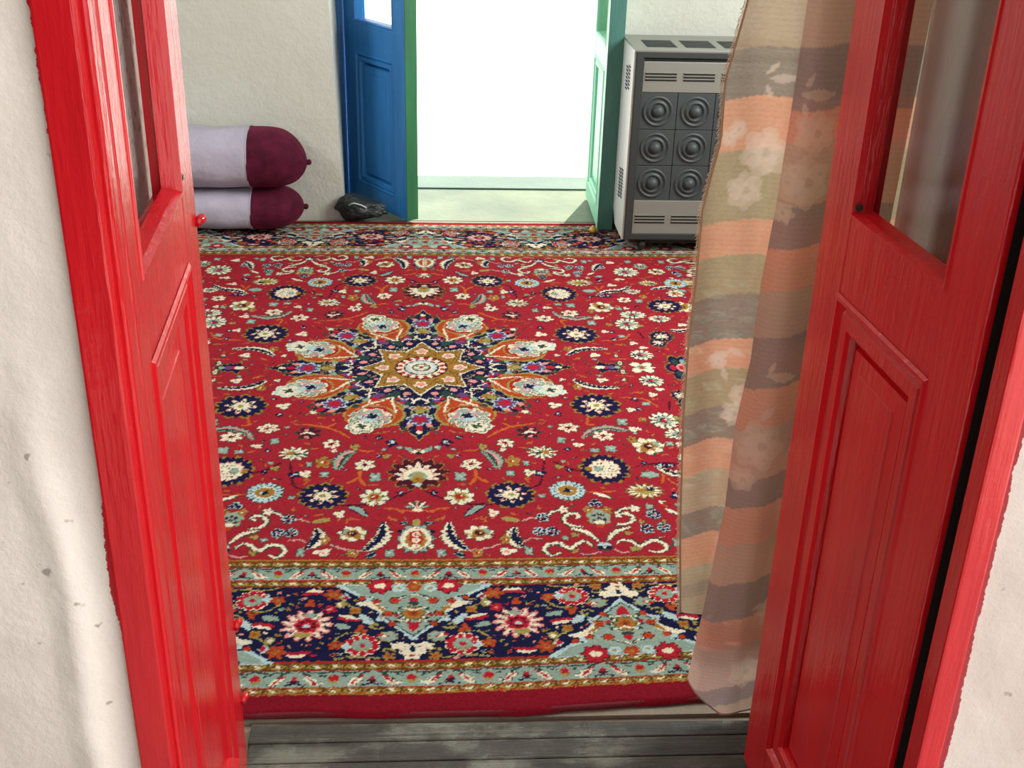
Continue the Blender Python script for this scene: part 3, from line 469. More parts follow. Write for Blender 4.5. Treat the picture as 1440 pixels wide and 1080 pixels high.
def medallion(q):
    # navy ground with pointed lobes, gold outline
    t = np.linspace(0, 2*math.pi, 720, endpoint=False)
    def lobed(g):
        a = (t + math.pi/8) % (math.pi/4) - math.pi/8; u = np.abs(a)/(math.pi/8)
        tip = .445 + .012*np.cos(4*t)
        r = np.interp(u, [0, .07, .16, .22, .30, .40, .55, .72, 1.0], [1.0, .93, .90, .82, .88, .80, .83, .74, .62])*tip
        return np.stack([(r+g)*np.cos(t), (r+g)*np.sin(t)], 1)
    q.poly(lobed(.006), 'olive'); q.poly(lobed(0), 'navy')
    for k in range(8):
        L = q.at(0, 0, 1, 1, k*math.pi/4)           # lobes on the axes
        L.rad(7, .026, .04, 'lblue', 0, 1, .335); L.rad(7, .02, .033, 'violet', 0, 1, .335); L.rad(5, .012, .02, 'crim', 0, 1, .335)
        L.disc(.385, .0, .016, .01, 'crim'); L.disc(.41, 0, .011, .008, 'cream'); L.disc(.37, .026, .012, .008, 'pink'); L.disc(.37, -.026, .012, .008, 'pink'); L.disc(.283, 0, .018, .014, 'olive'); L.disc(.264, 0, .01, .02, 'gold')
        for s in (-1, 1):
            L.line([(.20, .0), (.235, s*.03), (.265, s*.07), (.25, s*.095)], .006, 'cream', tip=.8); L.disc(.215, s*.045, .018, .013, 'violet'); L.disc(.235, s*.055, .012, .012, 'crim'); L.disc(.255, s*.04, .011, .009, 'blue'); L.disc(.20, s*.066, .013, .010, 'green')
            L.disc(.305, s*.052, .012, .009, 'green'); L.disc(.345, s*.05, .01, .008, 'maroon'); L.line([(.395, s*.012), (.40, s*.035), (.375, s*.045)], .009, 'green')
        q2 = q.at(0, 0, 1, 1, (k+.5)*math.pi/4)      # palmettes between them
        sc = 1.0
        q2.rad(3, .074, .090, 'olive', math.pi, .6, .316); q2.rad(3, .068, .084, 'rust', math.pi, .6, .316); q2.disc(.328, 0, .084, .082, 'olive', 40); q2.disc(.328, 0, .080, .078, 'rust', 40); q2.disc(.340, 0, .066, .062, 'olive', 40); q2.disc(.342, 0, .063, .059, 'dred', 40)
        q2.poly([(.225, 0), (.26, .028), (.26, -.028)], 'rust')
        q2.line([(.2, 0), (.235, .012), (.27, .036), (.30, .052)], .007, 'cream', tip=.8); q2.line([(.2, 0), (.235, -.012), (.27, -.036), (.30, -.052)], .007, 'cream', tip=.8)
        q2.rad(8, .050, .062, 'cream', 0, .8, .352); q2.rad(8, .046, .058, 'blue', 0, .8, .352); q2.rad(6, .022, .032, 'lblue', .3, 1, .347)
        for s in (-1, 1): q2.line([(.31, s*.012), (.325, s*.034), (.355, s*.042), (.37, s*.03)], .0045, 'pink', tip=.8); q2.line([(.32, s*.0), (.34, s*.022), (.365, s*.016)], .0035, 'crim', tip=.8)
        for s in (-1, 1): q2.disc(.365, s*.036, .013, .010, 'cream'); q2.disc(.365, s*.036, .009, .006, 'blue'); q2.disc(.315, s*.032, .009, .007, 'cream'); q2.line([(.30, s*.02), (.33, s*.028), (.35, s*.015)], .005, 'pink')
        q2.rad(4, .009, .018, 'navy', .8, 1, .34)
        q2.rad(5, .030, .042, 'cream', 0, 1, .410); q2.rad(5, .026, .036, 'lblue' if k % 2 else 'blue', 0, 1, .410); q2.rad(5, .02, .03, 'cream', 0, 1, .408); q2.rad(4, .007, .017, 'green', .8, 1, .405)
        for s in (-1, 1):
            q2.line([(.195, s*.012), (.215, s*.035), (.20, s*.055), (.225, s*.075)], .005, 'cream', tip=.8); q2.disc(.232, s*.058, .013, .010, 'green'); q2.disc(.215, s*.022, .009, .008, 'crim'); q2.disc(.252, s*.082, .010, .009, 'lblue'); q2.disc(.252, s*.082, .005, .005, 'crim'); q2.line([(.24, s*.095), (.27, s*.088), (.29, s*.098)], .005, 'olive', tip=.8)
        q2.disc(.19, 0, .02, .014, 'green'); q2.disc(.175, .03, .012, .01, 'pink'); q2.disc(.175, -.03, .012, .01, 'pink')
    for g, cc in ((.010, 'cream'), (.004, 'brown'), (0, 'gold')):
        for k in range(8):
            q3 = q.at(0, 0, 1, 1, k*math.pi/4); q3.poly([(.04, -.03), (.078, -.034), (.098, -.043-g), (.122, -.036-g), (.145, -.018-g*.8), (.174+g*1.6, 0), (.145, .018+g*.8), (.122, .036+g), (.098, .043+g), (.078, .034), (.04, .03)], cc)
    for k in range(8):
        q3 = q.at(0, 0, 1, 1, k*math.pi/4); q3.rad(5, .014, .022, 'cream', 0, 1, .115); q3.rad(5, .009, .015, 'pink', 0, 1, .115); q3.line([(.07, -.045), (.1, -.035), (.15, 0)], .003, 'brown', tip=1); q3.line([(.07, .045), (.1, .035), (.15, 0)], .003, 'brown', tip=1)
    q.disc(0, 0, .079, .079, 'maroon', 48); q.rad(16, .062, .075, 'cream', 0, .8)
    for k in range(16): a = (k+.5)*math.pi/8; q.disc(.063*math.cos(a), .063*math.sin(a), .0075, .0075, 'crim', 10)
    q.disc(0, 0, .052, .052, 'maroon', 32); q.disc(0, 0, .047, .047, 'lblue', 32); q.rad(12, .03, .042, 'cream'); q.disc(0, 0, .028, .028, 'maroon', 24); q.disc(0, 0, .024, .024, 'blue', 24); q.rad(4, .008, .022, 'cream'); q.disc(0, 0, .007, .007, 'crim')
def border_half(q):
    """one cartouche with the flowers either side of it, u in +-.2125, v from -1.10 (inner edge) to -1.35"""
    for s in (-1, 1):
        m = q.sub(lambda P, s=s: P*np.array([s, 1.0]))
        m.line([(.165, -1.098), (.125, -1.128), (.095, -1.150)], .008, 'lblue', tip=.9)
        m.poly([(0, -1.288), (.02, -1.264), (.042, -1.240), (.058, -1.225), (.076, -1.225), (.069, -1.198), (.086, -1.178), (.118, -1.168), (.10, -1.154), (.088, -1.141), (.116, -1.136), (.13, -1.124), (.158, -1.098), (0, -1.098)], 'lblue')
        m.poly([(0, -1.278), (.02, -1.256), (.040, -1.234), (.056, -1.216), (.062, -1.196), (.078, -1.176), (.09, -1.16), (.084, -1.141), (.11, -1.134), (.125, -1.122), (.15, -1.100), (0, -1.100)], 'blue')
        m.poly([(.062, -1.198), (.075, -1.188), (.10, -1.172), (.122, -1.163), (.104, -1.157), (.088, -1.160), (.07, -1.170), (.056, -1.182)], 'cream'); m.line([(.066, -1.215), (.06, -1.19), (.08, -1.17)], .010, 'gold')
        m.line([(0, -1.272), (.022, -1.250), (.045, -1.225), (.056, -1.214)], .0035, 'green', tip=1); m.line([(0, -1.128), (.02, -1.138), (.035, -1.146)], .003, 'green', tip=1); m.line([(.0, -1.132), (.02, -1.143), (.035, -1.151)], .003, 'cream', tip=1)
        m.rad(7, .022, .03, 'maroon', 0, 1, .072, -1.103); m.rad(7, .018, .027, 'crim', 0, 1, .072, -1.103); m.disc(.072, -1.103, .012, .009, 'cream')
        m.disc(.033, -1.112, .014, .012, 'lblue'); m.disc(.033, -1.112, .005, .004, 'olive')
        for x, y, r in ((.040, -1.155, .0115), (.078, -1.158, .009), (.052, -1.200, .010), (.042, -1.232, .009), (.108, -1.146, .008)): m.rad(6, r*.85, r*1.15, 'maroon', 0, 1, x, y); m.rad(6, r*.7, r, 'rust', 0, 1, x, y); m.disc(x, y, r*.35, r*.35, 'crim')
        for x, y in ((.027, -1.182), (.032, -1.198), (.025, -1.214), (.030, -1.226)): m.disc(x, y, .006, .006, 'green'); m.disc(x-.004, y+.002, .003, .004, 'cream')
        m.disc(.035, -1.206, .006, .006, 'crim'); m.disc(.012, -1.222, .005, .006, 'cream')
        g = m.at(.048, -1.274, .022, .018); g.rad(7, .7, 1, 'olive'); g.rad(7, .6, .85, 'blue'); g.line([(-.1, 0), (.5, .2), (1.1, .4)], .5, 'crim'); g.disc(.4, .1, .2, .25, 'cream')
        m.at(.045, -1.334, .014, .013).rad(5, .5, 1, 'gold'); m.disc(.045, -1.334, .005, .004, 'rust'); m.line([(.034, -1.324), (.04, -1.314), (.052, -1.312), (.056, -1.320)], .004, 'olive', tip=1)
        m.line([(.055, -1.34), (.09, -1.337), (.12, -1.336), (.15, -1.342)], .0045, 'olive', tip=.8); m.disc(.085, -1.343, .006, .003, 'pink')
        z = m.at(.099, -1.300, .036, .034)
        for k in range(11): a = k*2*math.pi/11; z.disc(.78*math.cos(a), .78*math.sin(a), .25, .25, 'cream'); z.disc(.76*math.cos(a), .76*math.sin(a), .21, .21, 'crim')
        z.disc(0, 0, .62, .6, 'crim'); z.rad(9, .5, .58, 'blue'); z.disc(.02, -.25, .32, .2, 'olive'); z.rad(7, .28, .36, 'blue', .2); z.disc(-.02, 0, .2, .2, 'crim')
        m.at(.104, -1.253, .013, .017).rad(3, .5, 1, 'rust', math.pi/2); m.disc(.104, -1.258, .004, .006, 'brown')
        m.line([(.080, -1.234), (.093, -1.222), (.108, -1.203)], .018, 'lblue', tip=.2, saw=.4); m.line([(.060, -1.243), (.070, -1.250), (.085, -1.243), (.078, -1.232), (.070, -1.238)], .0045, 'olive', tip=1)
        m.at(.119, -1.189, .014, .014).rad(4, .5, 1, 'gold', .7); m.disc(.119, -1.189, .005, .004, 'rust')
        m.line([(.105, -1.222), (.13, -1.216), (.155, -1.214)], .015, 'crim', tip=.1, saw=.3); m.line([(.108, -1.216), (.13, -1.210), (.150, -1.205)], .010, 'cream', tip=.1); m.line([(.125, -1.245), (.142, -1.240), (.16, -1.235)], .016, 'blue', tip=.2, saw=.4)
        m.line([(.118, -1.18), (.14, -1.165), (.15, -1.145), (.165, -1.133)], .004, 'olive', tip=1); m.line([(.105, -1.262), (.13, -1.262), (.15, -1.28), (.16, -1.30)], .004, 'olive', tip=1)
        m.at(.141, -1.142, .010, .012).rad(4, .5, 1, 'lblue'); m.disc(.141, -1.144, .006, .008, 'crim')
        m.disc(.15, -1.168, .010, .012, 'olive'); m.disc(.152, -1.168, .005, .007, 'cream')
        o = m.at(.167, -1.133, .022, .022); o.rad(6, .5, 1.05, 'brown'); o.rad(6, .45, .95, 'rust'); o.disc(0, 0, .3, .3, 'gold'); o.disc(0, 0, .14, .14, 'crim')
        o = m.at(.150, -1.300, .017, .015); o.rad(5, .5, 1, 'rust', .3); o.disc(0, 0, .3, .3, 'gold'); m.at(.128, -1.305, .011, .012).rad(4, .5, 1, 'lblue')
        m.line([(.185, -1.128), (.21, -1.126), (.235, -1.134)], .013, 'crim', tip=.1, saw=.3); m.line([(.186, -1.122), (.21, -1.119), (.228, -1.124)], .009, 'cream', tip=.1)
    m = q
    m.rad(5, .012, .017, 'rust', math.pi/2, 1, 0, -1.108); m.disc(0, -1.108, .006, .006, 'gold')
    o = m.at(0, -1.198, .024, .024); o.rad(6, .85, 1.1, 'green'); o.rad(6, .75, 1.0, 'gold'); o.disc(0, 0, .5, .5, 'rust'); o.disc(0, 0, .2, .2, 'brown'); o.line([(-.9, .75), (0, .45), (.9, .75)], .22, 'cream')
    m.poly([(-.014, -1.228), (.014, -1.228), (.011, -1.245), (0, -1.262), (-.011, -1.245)], 'crim'); m.disc(0, -1.155, .010, .011, 'crim'); m.disc(0, -1.165, .014, .006, 'green')
    s = m.at(0, -1.312, .042, .034)
    for x, y, a, b in ((-.6, .25, .42, .34), (.6, .25, .42, .34), (-.3, -.1, .35, .4), (.3, -.1, .35, .4), (0, -.6, .42, .42), (0, .2, .3, .3)): s.rad(5, .7, 1.0, 'cream') if False else s.at(x, y, a, b).rad(5, .7, 1.1, 'cream', .4)
    s.disc(0, 0, .12, .3, 'navy'); s.line([(-.4, .2), (0, .05), (.4, .2)], .1, 'green'); s.disc(-.25, .1, .08, .1, 'lblue'); s.disc(.25, .1, .08, .1, 'lblue'); s.disc(0, -.6, .13, .12, 'rust')
def border_between(q):
    """pink rosette halfway between cartouches, centred (0,0)"""
    f = q.at(0, 0, .056, .055); f.rad(13, .62, 1.02, 'maroon', .2, .8); f.rad(13, .56, .96, 'pink', .2, .9)
    for k in range(13): a = .2 + k*2*math.pi/13; f.line([(.42*math.cos(a), .42*math.sin(a)), (.86*math.cos(a), .86*math.sin(a))], .16, 'cream'); f.line([(.5*math.cos(a+.1), .5*math.sin(a+.1)), (.75*math.cos(a+.1), .75*math.sin(a+.1))], .05, 'navy')
    f.rad(8, .36, .47, 'crim'); f.rad(7, .22, .34, 'maroon'); f.disc(0, 0, .22, .2, 'crim'); f.disc(0, -.05, .14, .1, 'lblue'); f.disc(.1, -.55, .3, .16, 'olive'); f.disc(-.1, .6, .24, .14, 'blue')
    q.at(-.042, .053, .014, .014).rad(5, .6, 1.1, 'crim'); q.disc(-.042, .053, .005, .004, 'pink'); q.at(0, .072, .011, .015).rad(3, .5, 1, 'rust', math.pi/2)
def paint_carpet(xs, ys, WX, WY):
    cv = Canvas(xs, ys); X, Y = np.meshgrid(xs, ys); D = np.minimum(WX - np.abs(X), WY - np.abs(Y)); e = WY
    for d, cc in ((e-1.455, 'edge'),):
        cv.c[:] = PI['edge']
    for v, cc in ((1.443, 'gold'), (1.440, 'dred'), (1.4375, 'brown'), (1.425, 'dred'), (1.421, 'blue'), (1.376, 'dred'), (1.3725, 'brown'), (1.352, 'dred'), (1.348, 'navy'), (1.1055, 'dred'), (1.102, 'brown'), (1.084, 'dred'), (1.079, 'blue'), (1.034, 'dred'), (1.031, 'brown'), (1.009, 'dred'), (1.0065, 'gold'), (1.003, 'red')):
        cv.c[D > WY - v] = PI[cc]
    base = Pen(cv)
    off = WX - WY
    def turned(P): return np.stack([-(P[:,1]) + off, -P[:,0]*1.0], 1)     # the side border, same design a quarter turn round
    def arms(): return [(base, WX-.55), (base.sub(turned), 1.0)]
    for pen, lim in arms():
        k = 0
        while k*.146/2 < lim + .5:
            u = k*.073
            for vc, (v0, v1) in ((-1.0565, (1.034, 1.079)), (-1.3985, (1.376, 1.421))):
                if u < (lim + .45 if vc > -1.2 else lim + .5):
                    q = pen.at(u, vc, 1, 1)
                    if k % 2 == 0:     # red bud under an arc
                        q.line([(-.05, .02), (-.02, .017), (.0, .022), (.02, .017), (.05, .02)], .004, 'green', tip=1); q.disc(0, 0, .011, .012, 'olive'); q.disc(0, .002, .010, .009, 'crim'); q.disc(0, -.010, .008, .005, 'olive')
                        q.line([(-.012, .006), (-.03, .012)], .004, 'green'); q.line([(.012, .006), (.03, .012)], .004, 'green'); q.disc(.022, -.012, .004, .004, 'cream')
                    else:              # arch
                        for s in (-1, 1):
                            q.line([(s*.006, .021), (s*.02, .016), (s*.032, .0), (s*.046, -.019)], .0055, 'green', tip=1); q.line([(s*.020, .008), (s*.033, -.006), (s*.046, -.018)], .014, 'cream', tip=.2, saw=.3); q.line([(s*.016, .012), (s*.030, -.002), (s*.040, -.014)], .005, 'crim', tip=.5)
                        q.disc(0, -.004, .018, .014, 'blue'); q.disc(0, -.006, .010, .005, 'maroon'); q.disc(0, .002, .005, .006, 'crim'); q.line([(-.02, -.018), (0, -.013), (.02, -.018)], .004, 'navy', tip=1)
            k += 1
        n = int((lim+.5)/.0365)
        for vc in (-1.020, -1.093, -1.362, -1.431):
            for k in range(n):
                u = k*.0365; q = pen.at(u, vc, 1, 1); h = .0085
                q.line([(-.016, -h*.5), (-.006, h*.6), (.008, h*.6), (.018, -h*.5)], .0042, 'gold', tip=1); q.line([(-.016, h*.3), (-.006, -h*.6), (.008, -h*.6), (.018, h*.3)], .0038, 'olive', tip=1)
                q.disc(.018, 0, .004, .004, 'brown', 6); q.line([(-.007, -.0025), (0, 0), (.007, .0025)], .0055, 'cream', tip=.2)
        for k in range(int((lim+.25)/.43)+2):
            u = k*.43
            if k % 2 == 0: border_half(pen.at(u, 0, 1, 1))
            else: border_half(pen.sub(lambda P, u=u: np.stack([P[:,0] + u, -2.4515 - P[:,1]], 1)))
        for k in range(int((lim+.25)/.43)+2):
            u = .2125 + k*.43; 
            if u < lim + .3: border_between(pen.at(u, -1.2365 + (0.0 if k % 2 == 0 else .012), 1, 1))
    # corner square: cover the overlap of the two arms with one large cartouche
    # field
    FX = WX - WY + 1.0 - .02
    for mir in (0, 1):
        pen = base if not mir else base.sub(lambda P: np.stack([1.48 - P[:,0], P[:,1]], 1))
        for k, w_, P in ST:
            if mir and not (.10 < min(a for a, b in P) and max(a for a, b in P) < .62): continue
            stroke(pen, k, w_, P)
        for k, x, y, rx, ry, rot in FL:
            if mir and (x > .62 or x < .12): continue
            flower(pen.at(x, y, rx, ry, rot), k)
    for k, x, y, rx, ry in EXTRA: flower(base.at(x, y, rx, ry), k)
    for w_, P in EXTRA_SAZ: stroke(base, 'sazn', w_, P)
    medallion(base)
    rg = np.random.default_rng(11); ok = PI['red']
    # small leaves crowd what plain navy is left, in the medallion and in the main border
    for reg, cnt in (((0, .34, .015, .34), 1500), ((0, 1.9, 1.105, 1.345), 3800)):
        for _ in range(cnt):
            x, y = rg.uniform(reg[0], reg[1]), -rg.uniform(reg[2], reg[3]); rr = rg.choice([.0125, .0085, .006]); i0, i1 = np.searchsorted(xs, [x-rr*1.15, x+rr*1.15]); j0, j1 = np.searchsorted(ys, [y-rr, y+rr])
            if i1 > i0 and j1 > j0 and (cv.c[j0:j1, i0:i1] == PI['navy']).all():
                q = base.at(x, y, rr, rr*.9, rg.uniform(0, 6.28)); cc = rg.choice(['olive', 'green', 'gold', 'rust', 'blue', 'pink', 'cream', 'crim', 'violet' if reg[1] < 1 else 'gold'])
                q.line([(-1, .3), (-.3, -.2), (.4, .1), (1, -.3)], .3, 'olive', tip=.6)
                if rr > .007: q.rad(4, .25, .72, cc, .3); q.disc(0, 0, .2, .2, 'maroon')
                else: q.disc(0, 0, .5, .45, cc)
    # small sprigs fill what plain red is left
    for _ in range(2400):
        x, y = rg.uniform(.015, 1.45), -rg.uniform(.015, .985); rr = rg.choice([.017, .012, .0085])
        i0, i1 = np.searchsorted(xs, [x-rr*1.25, x+rr*1.25]); j0, j1 = np.searchsorted(ys, [y-rr, y+rr])
        if i1 > i0 and j1 > j0 and (cv.c[j0:j1, i0:i1] == ok).all():
            a = rg.uniform(0, 6.28); q = base.at(x, y, rr, rr*.85, a); k = rg.choice([0, 0, 0, 1, 1, 1, 2, 2, 2, 4, 5])
            if k < 2: q.line([(-1, -.2), (-.2, .15), (.4, -.1), (1, .3)], .34, 'vine', tip=.6); q.line([(0, .1), (.3, .6)], .3, 'vine', tip=.4); q.disc(.7, .2, .26, .22, 'gold')
            elif k == 2: q.line([(-1, .1), (0, -.15), (1, .2)], .2, 'maroon', tip=.7); q.disc(.1, .1, .34, .26, 'green'); q.disc(.1, .12, .18, .16, 'blue')
            else: flower(base.at(x, y, rr*.9, rr*.75, a), ('budc', 'bud', 'budn')[k-3])
    return cv.c
def color_grid(name, XYZ, rgb, mat, parent=None, smooth=True):
    """XYZ (ny,nx,3) vertices, rgb (ny,nx,3) linear pile colours on the same grid"""
    ny, nx = XYZ.shape[:2]; me = bpy.data.meshes.new(name)
    idx = np.arange(nx*ny, dtype=np.int32).reshape(ny, nx)
    q = np.stack([idx[:-1, :-1], idx[:-1, 1:], idx[1:, 1:], idx[1:, :-1]], -1).reshape(-1, 4)
    me.vertices.add(nx*ny); me.vertices.foreach_set('co', XYZ.reshape(-1).astype(np.float32))
    me.loops.add(q.size); me.loops.foreach_set('vertex_index', q.reshape(-1)); me.polygons.add(len(q)); me.polygons.foreach_set('loop_start', np.arange(0, q.size, 4, dtype=np.int32))
    me.update(calc_edges=True)
    ca = me.color_attributes.new('yarn', 'FLOAT_COLOR', 'POINT'); ca.data.foreach_set('color', np.concatenate([rgb, np.ones((ny, nx, 1))], 2).reshape(-1).astype(np.float32))
    me.polygons.foreach_set('use_smooth', np.full(len(q), smooth)); me.materials.append(mat)
    o = bpy.data.objects.new(name, me); COL.objects.link(o)
    if parent: o.parent = parent
    return o

fine = lambda a, b, s: np.arange(a, b, s)
WX, WY = 2.0, 1.49
xq = np.concatenate([fine(.0014, .92, .0029), fine(.925, WX-.004, .009), [WX]])
yq = np.concatenate([fine(.0016, .62, .0034), fine(.6217, 1.0, .003), fine(1.001, WY-.001, .00265), [WY]])
quad = paint_carpet(xq, -yq[::-1], WX, WY)                      # rows from -WY up to 0
near = np.concatenate([quad[:, ::-1], quad], 1); full = np.concatenate([near, near[::-1]], 0)
xs = np.concatenate([-xq[::-1], xq]); ys = np.concatenate([-yq[::-1], yq])
# hand knotting: knots stray from the drawing by one place here and there, dark outline knots round the pale flowers
ny_, nx_ = full.shape
pale_ = np.isin(full, [PI['cream'], PI['blue'], PI['lblue'], PI['gold'], PI['pink']])
nb = np.zeros_like(pale_); nb[1:] |= pale_[:-1]; nb[:-1] |= pale_[1:]; nb[:, 1:] |= pale_[:, :-1]; nb[:, :-1] |= pale_[:, 1:]
full = np.where(nb & (full == PI['red']) & (rng.random(full.shape) < .62), PI['green'], full)
nb2 = nb & (full == PI['blue']) & ~np.isin(full, [PI['cream']]); cr_ = full == PI['cream']; nc = np.zeros_like(cr_); nc[1:] |= cr_[:-1]; nc[:, 1:] |= cr_[:, :-1]
full = np.where(nc & (full == PI['blue']) & (rng.random(full.shape) < .5), PI['green'], full)
J, I = np.meshgrid(np.arange(ny_), np.arange(nx_), indexing='ij')
wx_ = np.sin(J*.9 + np.sin(I*.21)*3)*.35 + rng.normal(0, .30, full.shape); wy_ = np.sin(I*.8 + np.sin(J*.17)*3)*.35 + rng.normal(0, .30, full.shape)
full = full[np.clip(J + np.rint(wy_).astype(int), 0, ny_-1), np.clip(I + np.rint(wx_).astype(int), 0, nx_-1)]
pal = np.array([lin(PAL[k])[:3] for k in PK]); rgb = pal[full]
XX, YY = np.meshgrid(xs, ys)
rgb = rgb*(1 + rng.normal(0, .10, full.shape))[..., None]       # yarn shade varies knot to knot
ab = 1 + .05*np.sin(YY*61 + np.sin(XX*3)*2)*np.sin(YY*17 + 1.3)   # slight dye bands along the weave
rgb = np.clip(rgb*ab[..., None], 0, 1)
ZZ = rng.normal(0, .00045, full.shape) + .0012*np.sin(XX*5.1+YY*2.3) + .001*np.sin(YY*9+XX*1.7)
dm = np.minimum(WX-np.abs(XX), WY-np.abs(YY)); ZZ += -.009*np.clip(1-dm/.012, 0, 1)**2
far = YY > 1.2
sk = np.clip((XX-.05)/.5, 0, 1)*np.clip((-YY-.95)/.5, 0, 1); YW = YY + .026*sk - .012*np.clip(1-np.abs(XX-.2)/.4, 0, 1)*np.clip((-YY-1.44)/.05, 0, 1) + .003*np.sin(XX*23)*np.clip((-YY-1.43)/.05, 0, 1)
YW = np.where(YW > 1.18, 1.18 + (YW-1.18)*.76, YW)              # the far end is pushed up under the sill
ct = NT('wool_pile'); at = ct.n('ShaderNodeAttribute', attribute_name='yarn'); ct.set(Roughness=.92, Specular_IOR_Level=.05)
ct.color(at.outputs['Color']); ct.bump(ct.noise(420, 2), .35, .003)
carpet = tag(color_grid('carpet', np.stack([XX, YW, ZZ], -1), rgb, ct.m), 'large red knotted carpet with navy medallion, white and blue flowers and striped borders', 'carpet')
def hem(side):
    bm = bmesh.new(); pts = []; rs = []
    for i in range(120):
        x = -1.98 + 3.96*i/119; k = np.clip((x-.05)/.5, 0, 1)
        y = (-1.484 + .026*k - .010*max(0, 1-abs(x-.2)/.4)) if side < 0 else 1.40
        pts.append((x, y + .001*math.sin(x*31), -.0088)); rs.append(.0062)
    tube(bm, pts, rs, 8); return bm
hem_mat = plain('crimson_selvedge', (104, 15, 28), .95, 0, (220, .6, .004), .25)
for s in (-1, 1): link('selvedge', hem(s), hem_mat, carpet, True)
# ------------------------------------------------------------------ curtain
def cloth_mat():
    t = NT('sheer_striped_cloth'); at = t.n('ShaderNodeAttribute', attribute_name='yarn')
    wv = t.noise(1.0, 3, t.mapping((900, 60, 1100))); w2 = t.noise(1.0, 3, t.mapping((160, 40, 900)))
    c = t.mix(t.ramp(t.math('ADD', t.math('MULTIPLY', wv, .5), t.math('MULTIPLY', w2, .5)), [(.40, (0,0,0,1)), (.65, (.2,.2,.2,1))]), at.outputs['Color'], lin((232, 214, 190)))
    df = t.n('ShaderNodeBsdfDiffuse'); tl = t.n('ShaderNodeBsdfTranslucent'); tp = t.n('ShaderNodeBsdfTransparent'); m1 = t.n('ShaderNodeMixShader', Fac=.38); m2 = t.n('ShaderNodeMixShader', Fac=.07)
    t.L.new(c, df.inputs[0]); t.L.new(c, tl.inputs[0]); t.L.new(df.outputs[0], m1.inputs[1]); t.L.new(tl.outputs[0], m1.inputs[2]); t.L.new(m1.outputs[0], m2.inputs[1]); t.L.new(tp.outputs[0], m2.inputs[2]); t.L.new(m2.outputs[0], t.out.inputs[0])
    return t.m
CM = cloth_mat()
CB = dict(taupe=(184, 164, 136), grey=(146, 136, 122), peach=(226, 168, 134), olive=(176, 162, 126), beige=(192, 174, 144), mauve=(212, 182, 168), dark=(166, 150, 148), brown=(212, 184, 164), dpeach=(234, 174, 150), pale=(176, 160, 138))
def band_color(Z, stops):
    out = np.zeros(Z.shape + (3,)); b = np.array([s[0] for s in stops]); cols = np.array([lin(CB[s[1]])[:3] for s in stops] + [lin(CB[stops[-1][1]])[:3]])
    k = np.searchsorted(-b, -Z); return cols[np.clip(k, 0, len(cols)-1)]
def blend_poly(rgb, X, Z, P, col, a):
    P = np.asarray(P, float); ins = np.zeros(X.shape, bool); n = len(P)
    bb = (X > P[:,0].min()) & (X < P[:,0].max()) & (Z > P[:,1].min()) & (Z < P[:,1].max())
    xx, zz = X[bb], Z[bb]; i_ = np.zeros(xx.shape, bool)
    for k in range(n):
        x1, y1 = P[k]; x2, y2 = P[(k+1) % n]
        if y1 == y2: continue
        i_ ^= ((y1 > zz) != (y2 > zz)) & (xx < (x2-x1)*(zz-y1)/(y2-y1) + x1)
    ins[bb] = i_; rgb[ins] = rgb[ins]*(1-a) + np.array(lin(col)[:3])*a
def rose(rgb, X, Z, x, z, r, col, a):
    t = np.linspace(0, 2*math.pi, 60, endpoint=False)
    def blob(cx, cz, rr, n, am, ph, c, al): q = rr*(1+am*np.cos(n*t+ph)); blend_poly(rgb, X, Z, np.stack([cx+q*np.cos(t), cz+q*np.sin(t)*1.1], 1), c, al)
    blob(x, z, r, 6, .13, x*90, col, a)
    for k in range(5): u = k*2*math.pi/5 + x*70; blob(x+.5*r*math.cos(u), z+.5*r*math.sin(u), r*.42, 3, .15, k, (240, 226, 206), a*.45); blob(x+.56*r*math.cos(u+.3), z+.56*r*math.sin(u+.3), r*.3, 3, .2, k, col, a*.7)
    blob(x, z, r*.38, 4, .12, 0, (238, 222, 200), a*.5); blob(x+.1*r, z, r*.2, 3, .1, 0, (150, 126, 108), a*.6)
    for k in range(7): u = k*.9 + x*50; blob(x+.72*r*math.cos(u), z+.72*r*math.sin(u), r*.10, 3, .2, k, (150, 126, 108), a*.3)
def sprig(rgb, X, Z, x, z, L_, ang, col, a):
    t = np.linspace(0, 1, 12); w = L_*.32*np.sin(math.pi*t); u = np.concatenate([t*L_*2-L_, (t*L_*2-L_)[::-1]]); v = np.concatenate([w, -w[::-1]])
    blend_poly(rgb, X, Z, np.stack([x+u*math.cos(ang)-v*math.sin(ang), z+u*math.sin(ang)+v*math.cos(ang)], 1), col, a)
def curtain_layer(name, parent, edge, xr, ztop, zb_fn, depth_fn, stops, roses, sprigs, ys_, nx, nz, slope, al):
    zs = np.linspace(0, 1, nz); us = np.linspace(0, 1, nx); U, V = np.meshgrid(us, zs)
    ez = np.array([e[1] for e in edge]); ex = np.array([e[0] for e in edge]); o_ = np.argsort(ez); ez, ex = ez[o_], ex[o_]
    zb = zb_fn(U); Z = zb + (ztop-zb)*V
    XL = np.interp(Z, ez, ex); XR = xr(Z); X = XL + (XR-XL)*U
    Yv = ys_ + depth_fn(X, Z, U)
    wob = slope(X, Z)
    rgb = band_color(Z + wob, stops)
    rgb = rgb*(1 + .05*np.sin(Z*820) + rng.normal(0, .03, Z.shape))[..., None]
    wx = X; wz = Z + wob
    for x, z, r in roses: rose(rgb, X, Z, x, z, r, (236, 216, 196), al)
    for x, z, l, a_ in sprigs: sprig(rgb, X, Z, x, z, l, a_, (232, 214, 196), al+.12)
    return color_grid(name, np.stack([X, Yv, Z], -1), np.clip(rgb, 0, 1), CM, parent), X, Yv, Z
cur = empty('curtain', (.60, -1.49, 1.93), 0, 'sheer taupe and peach striped curtain with pale roses hanging behind the right red door', 'curtain')
inv = Matrix.Translation((-.60, 1.49, -1.93))
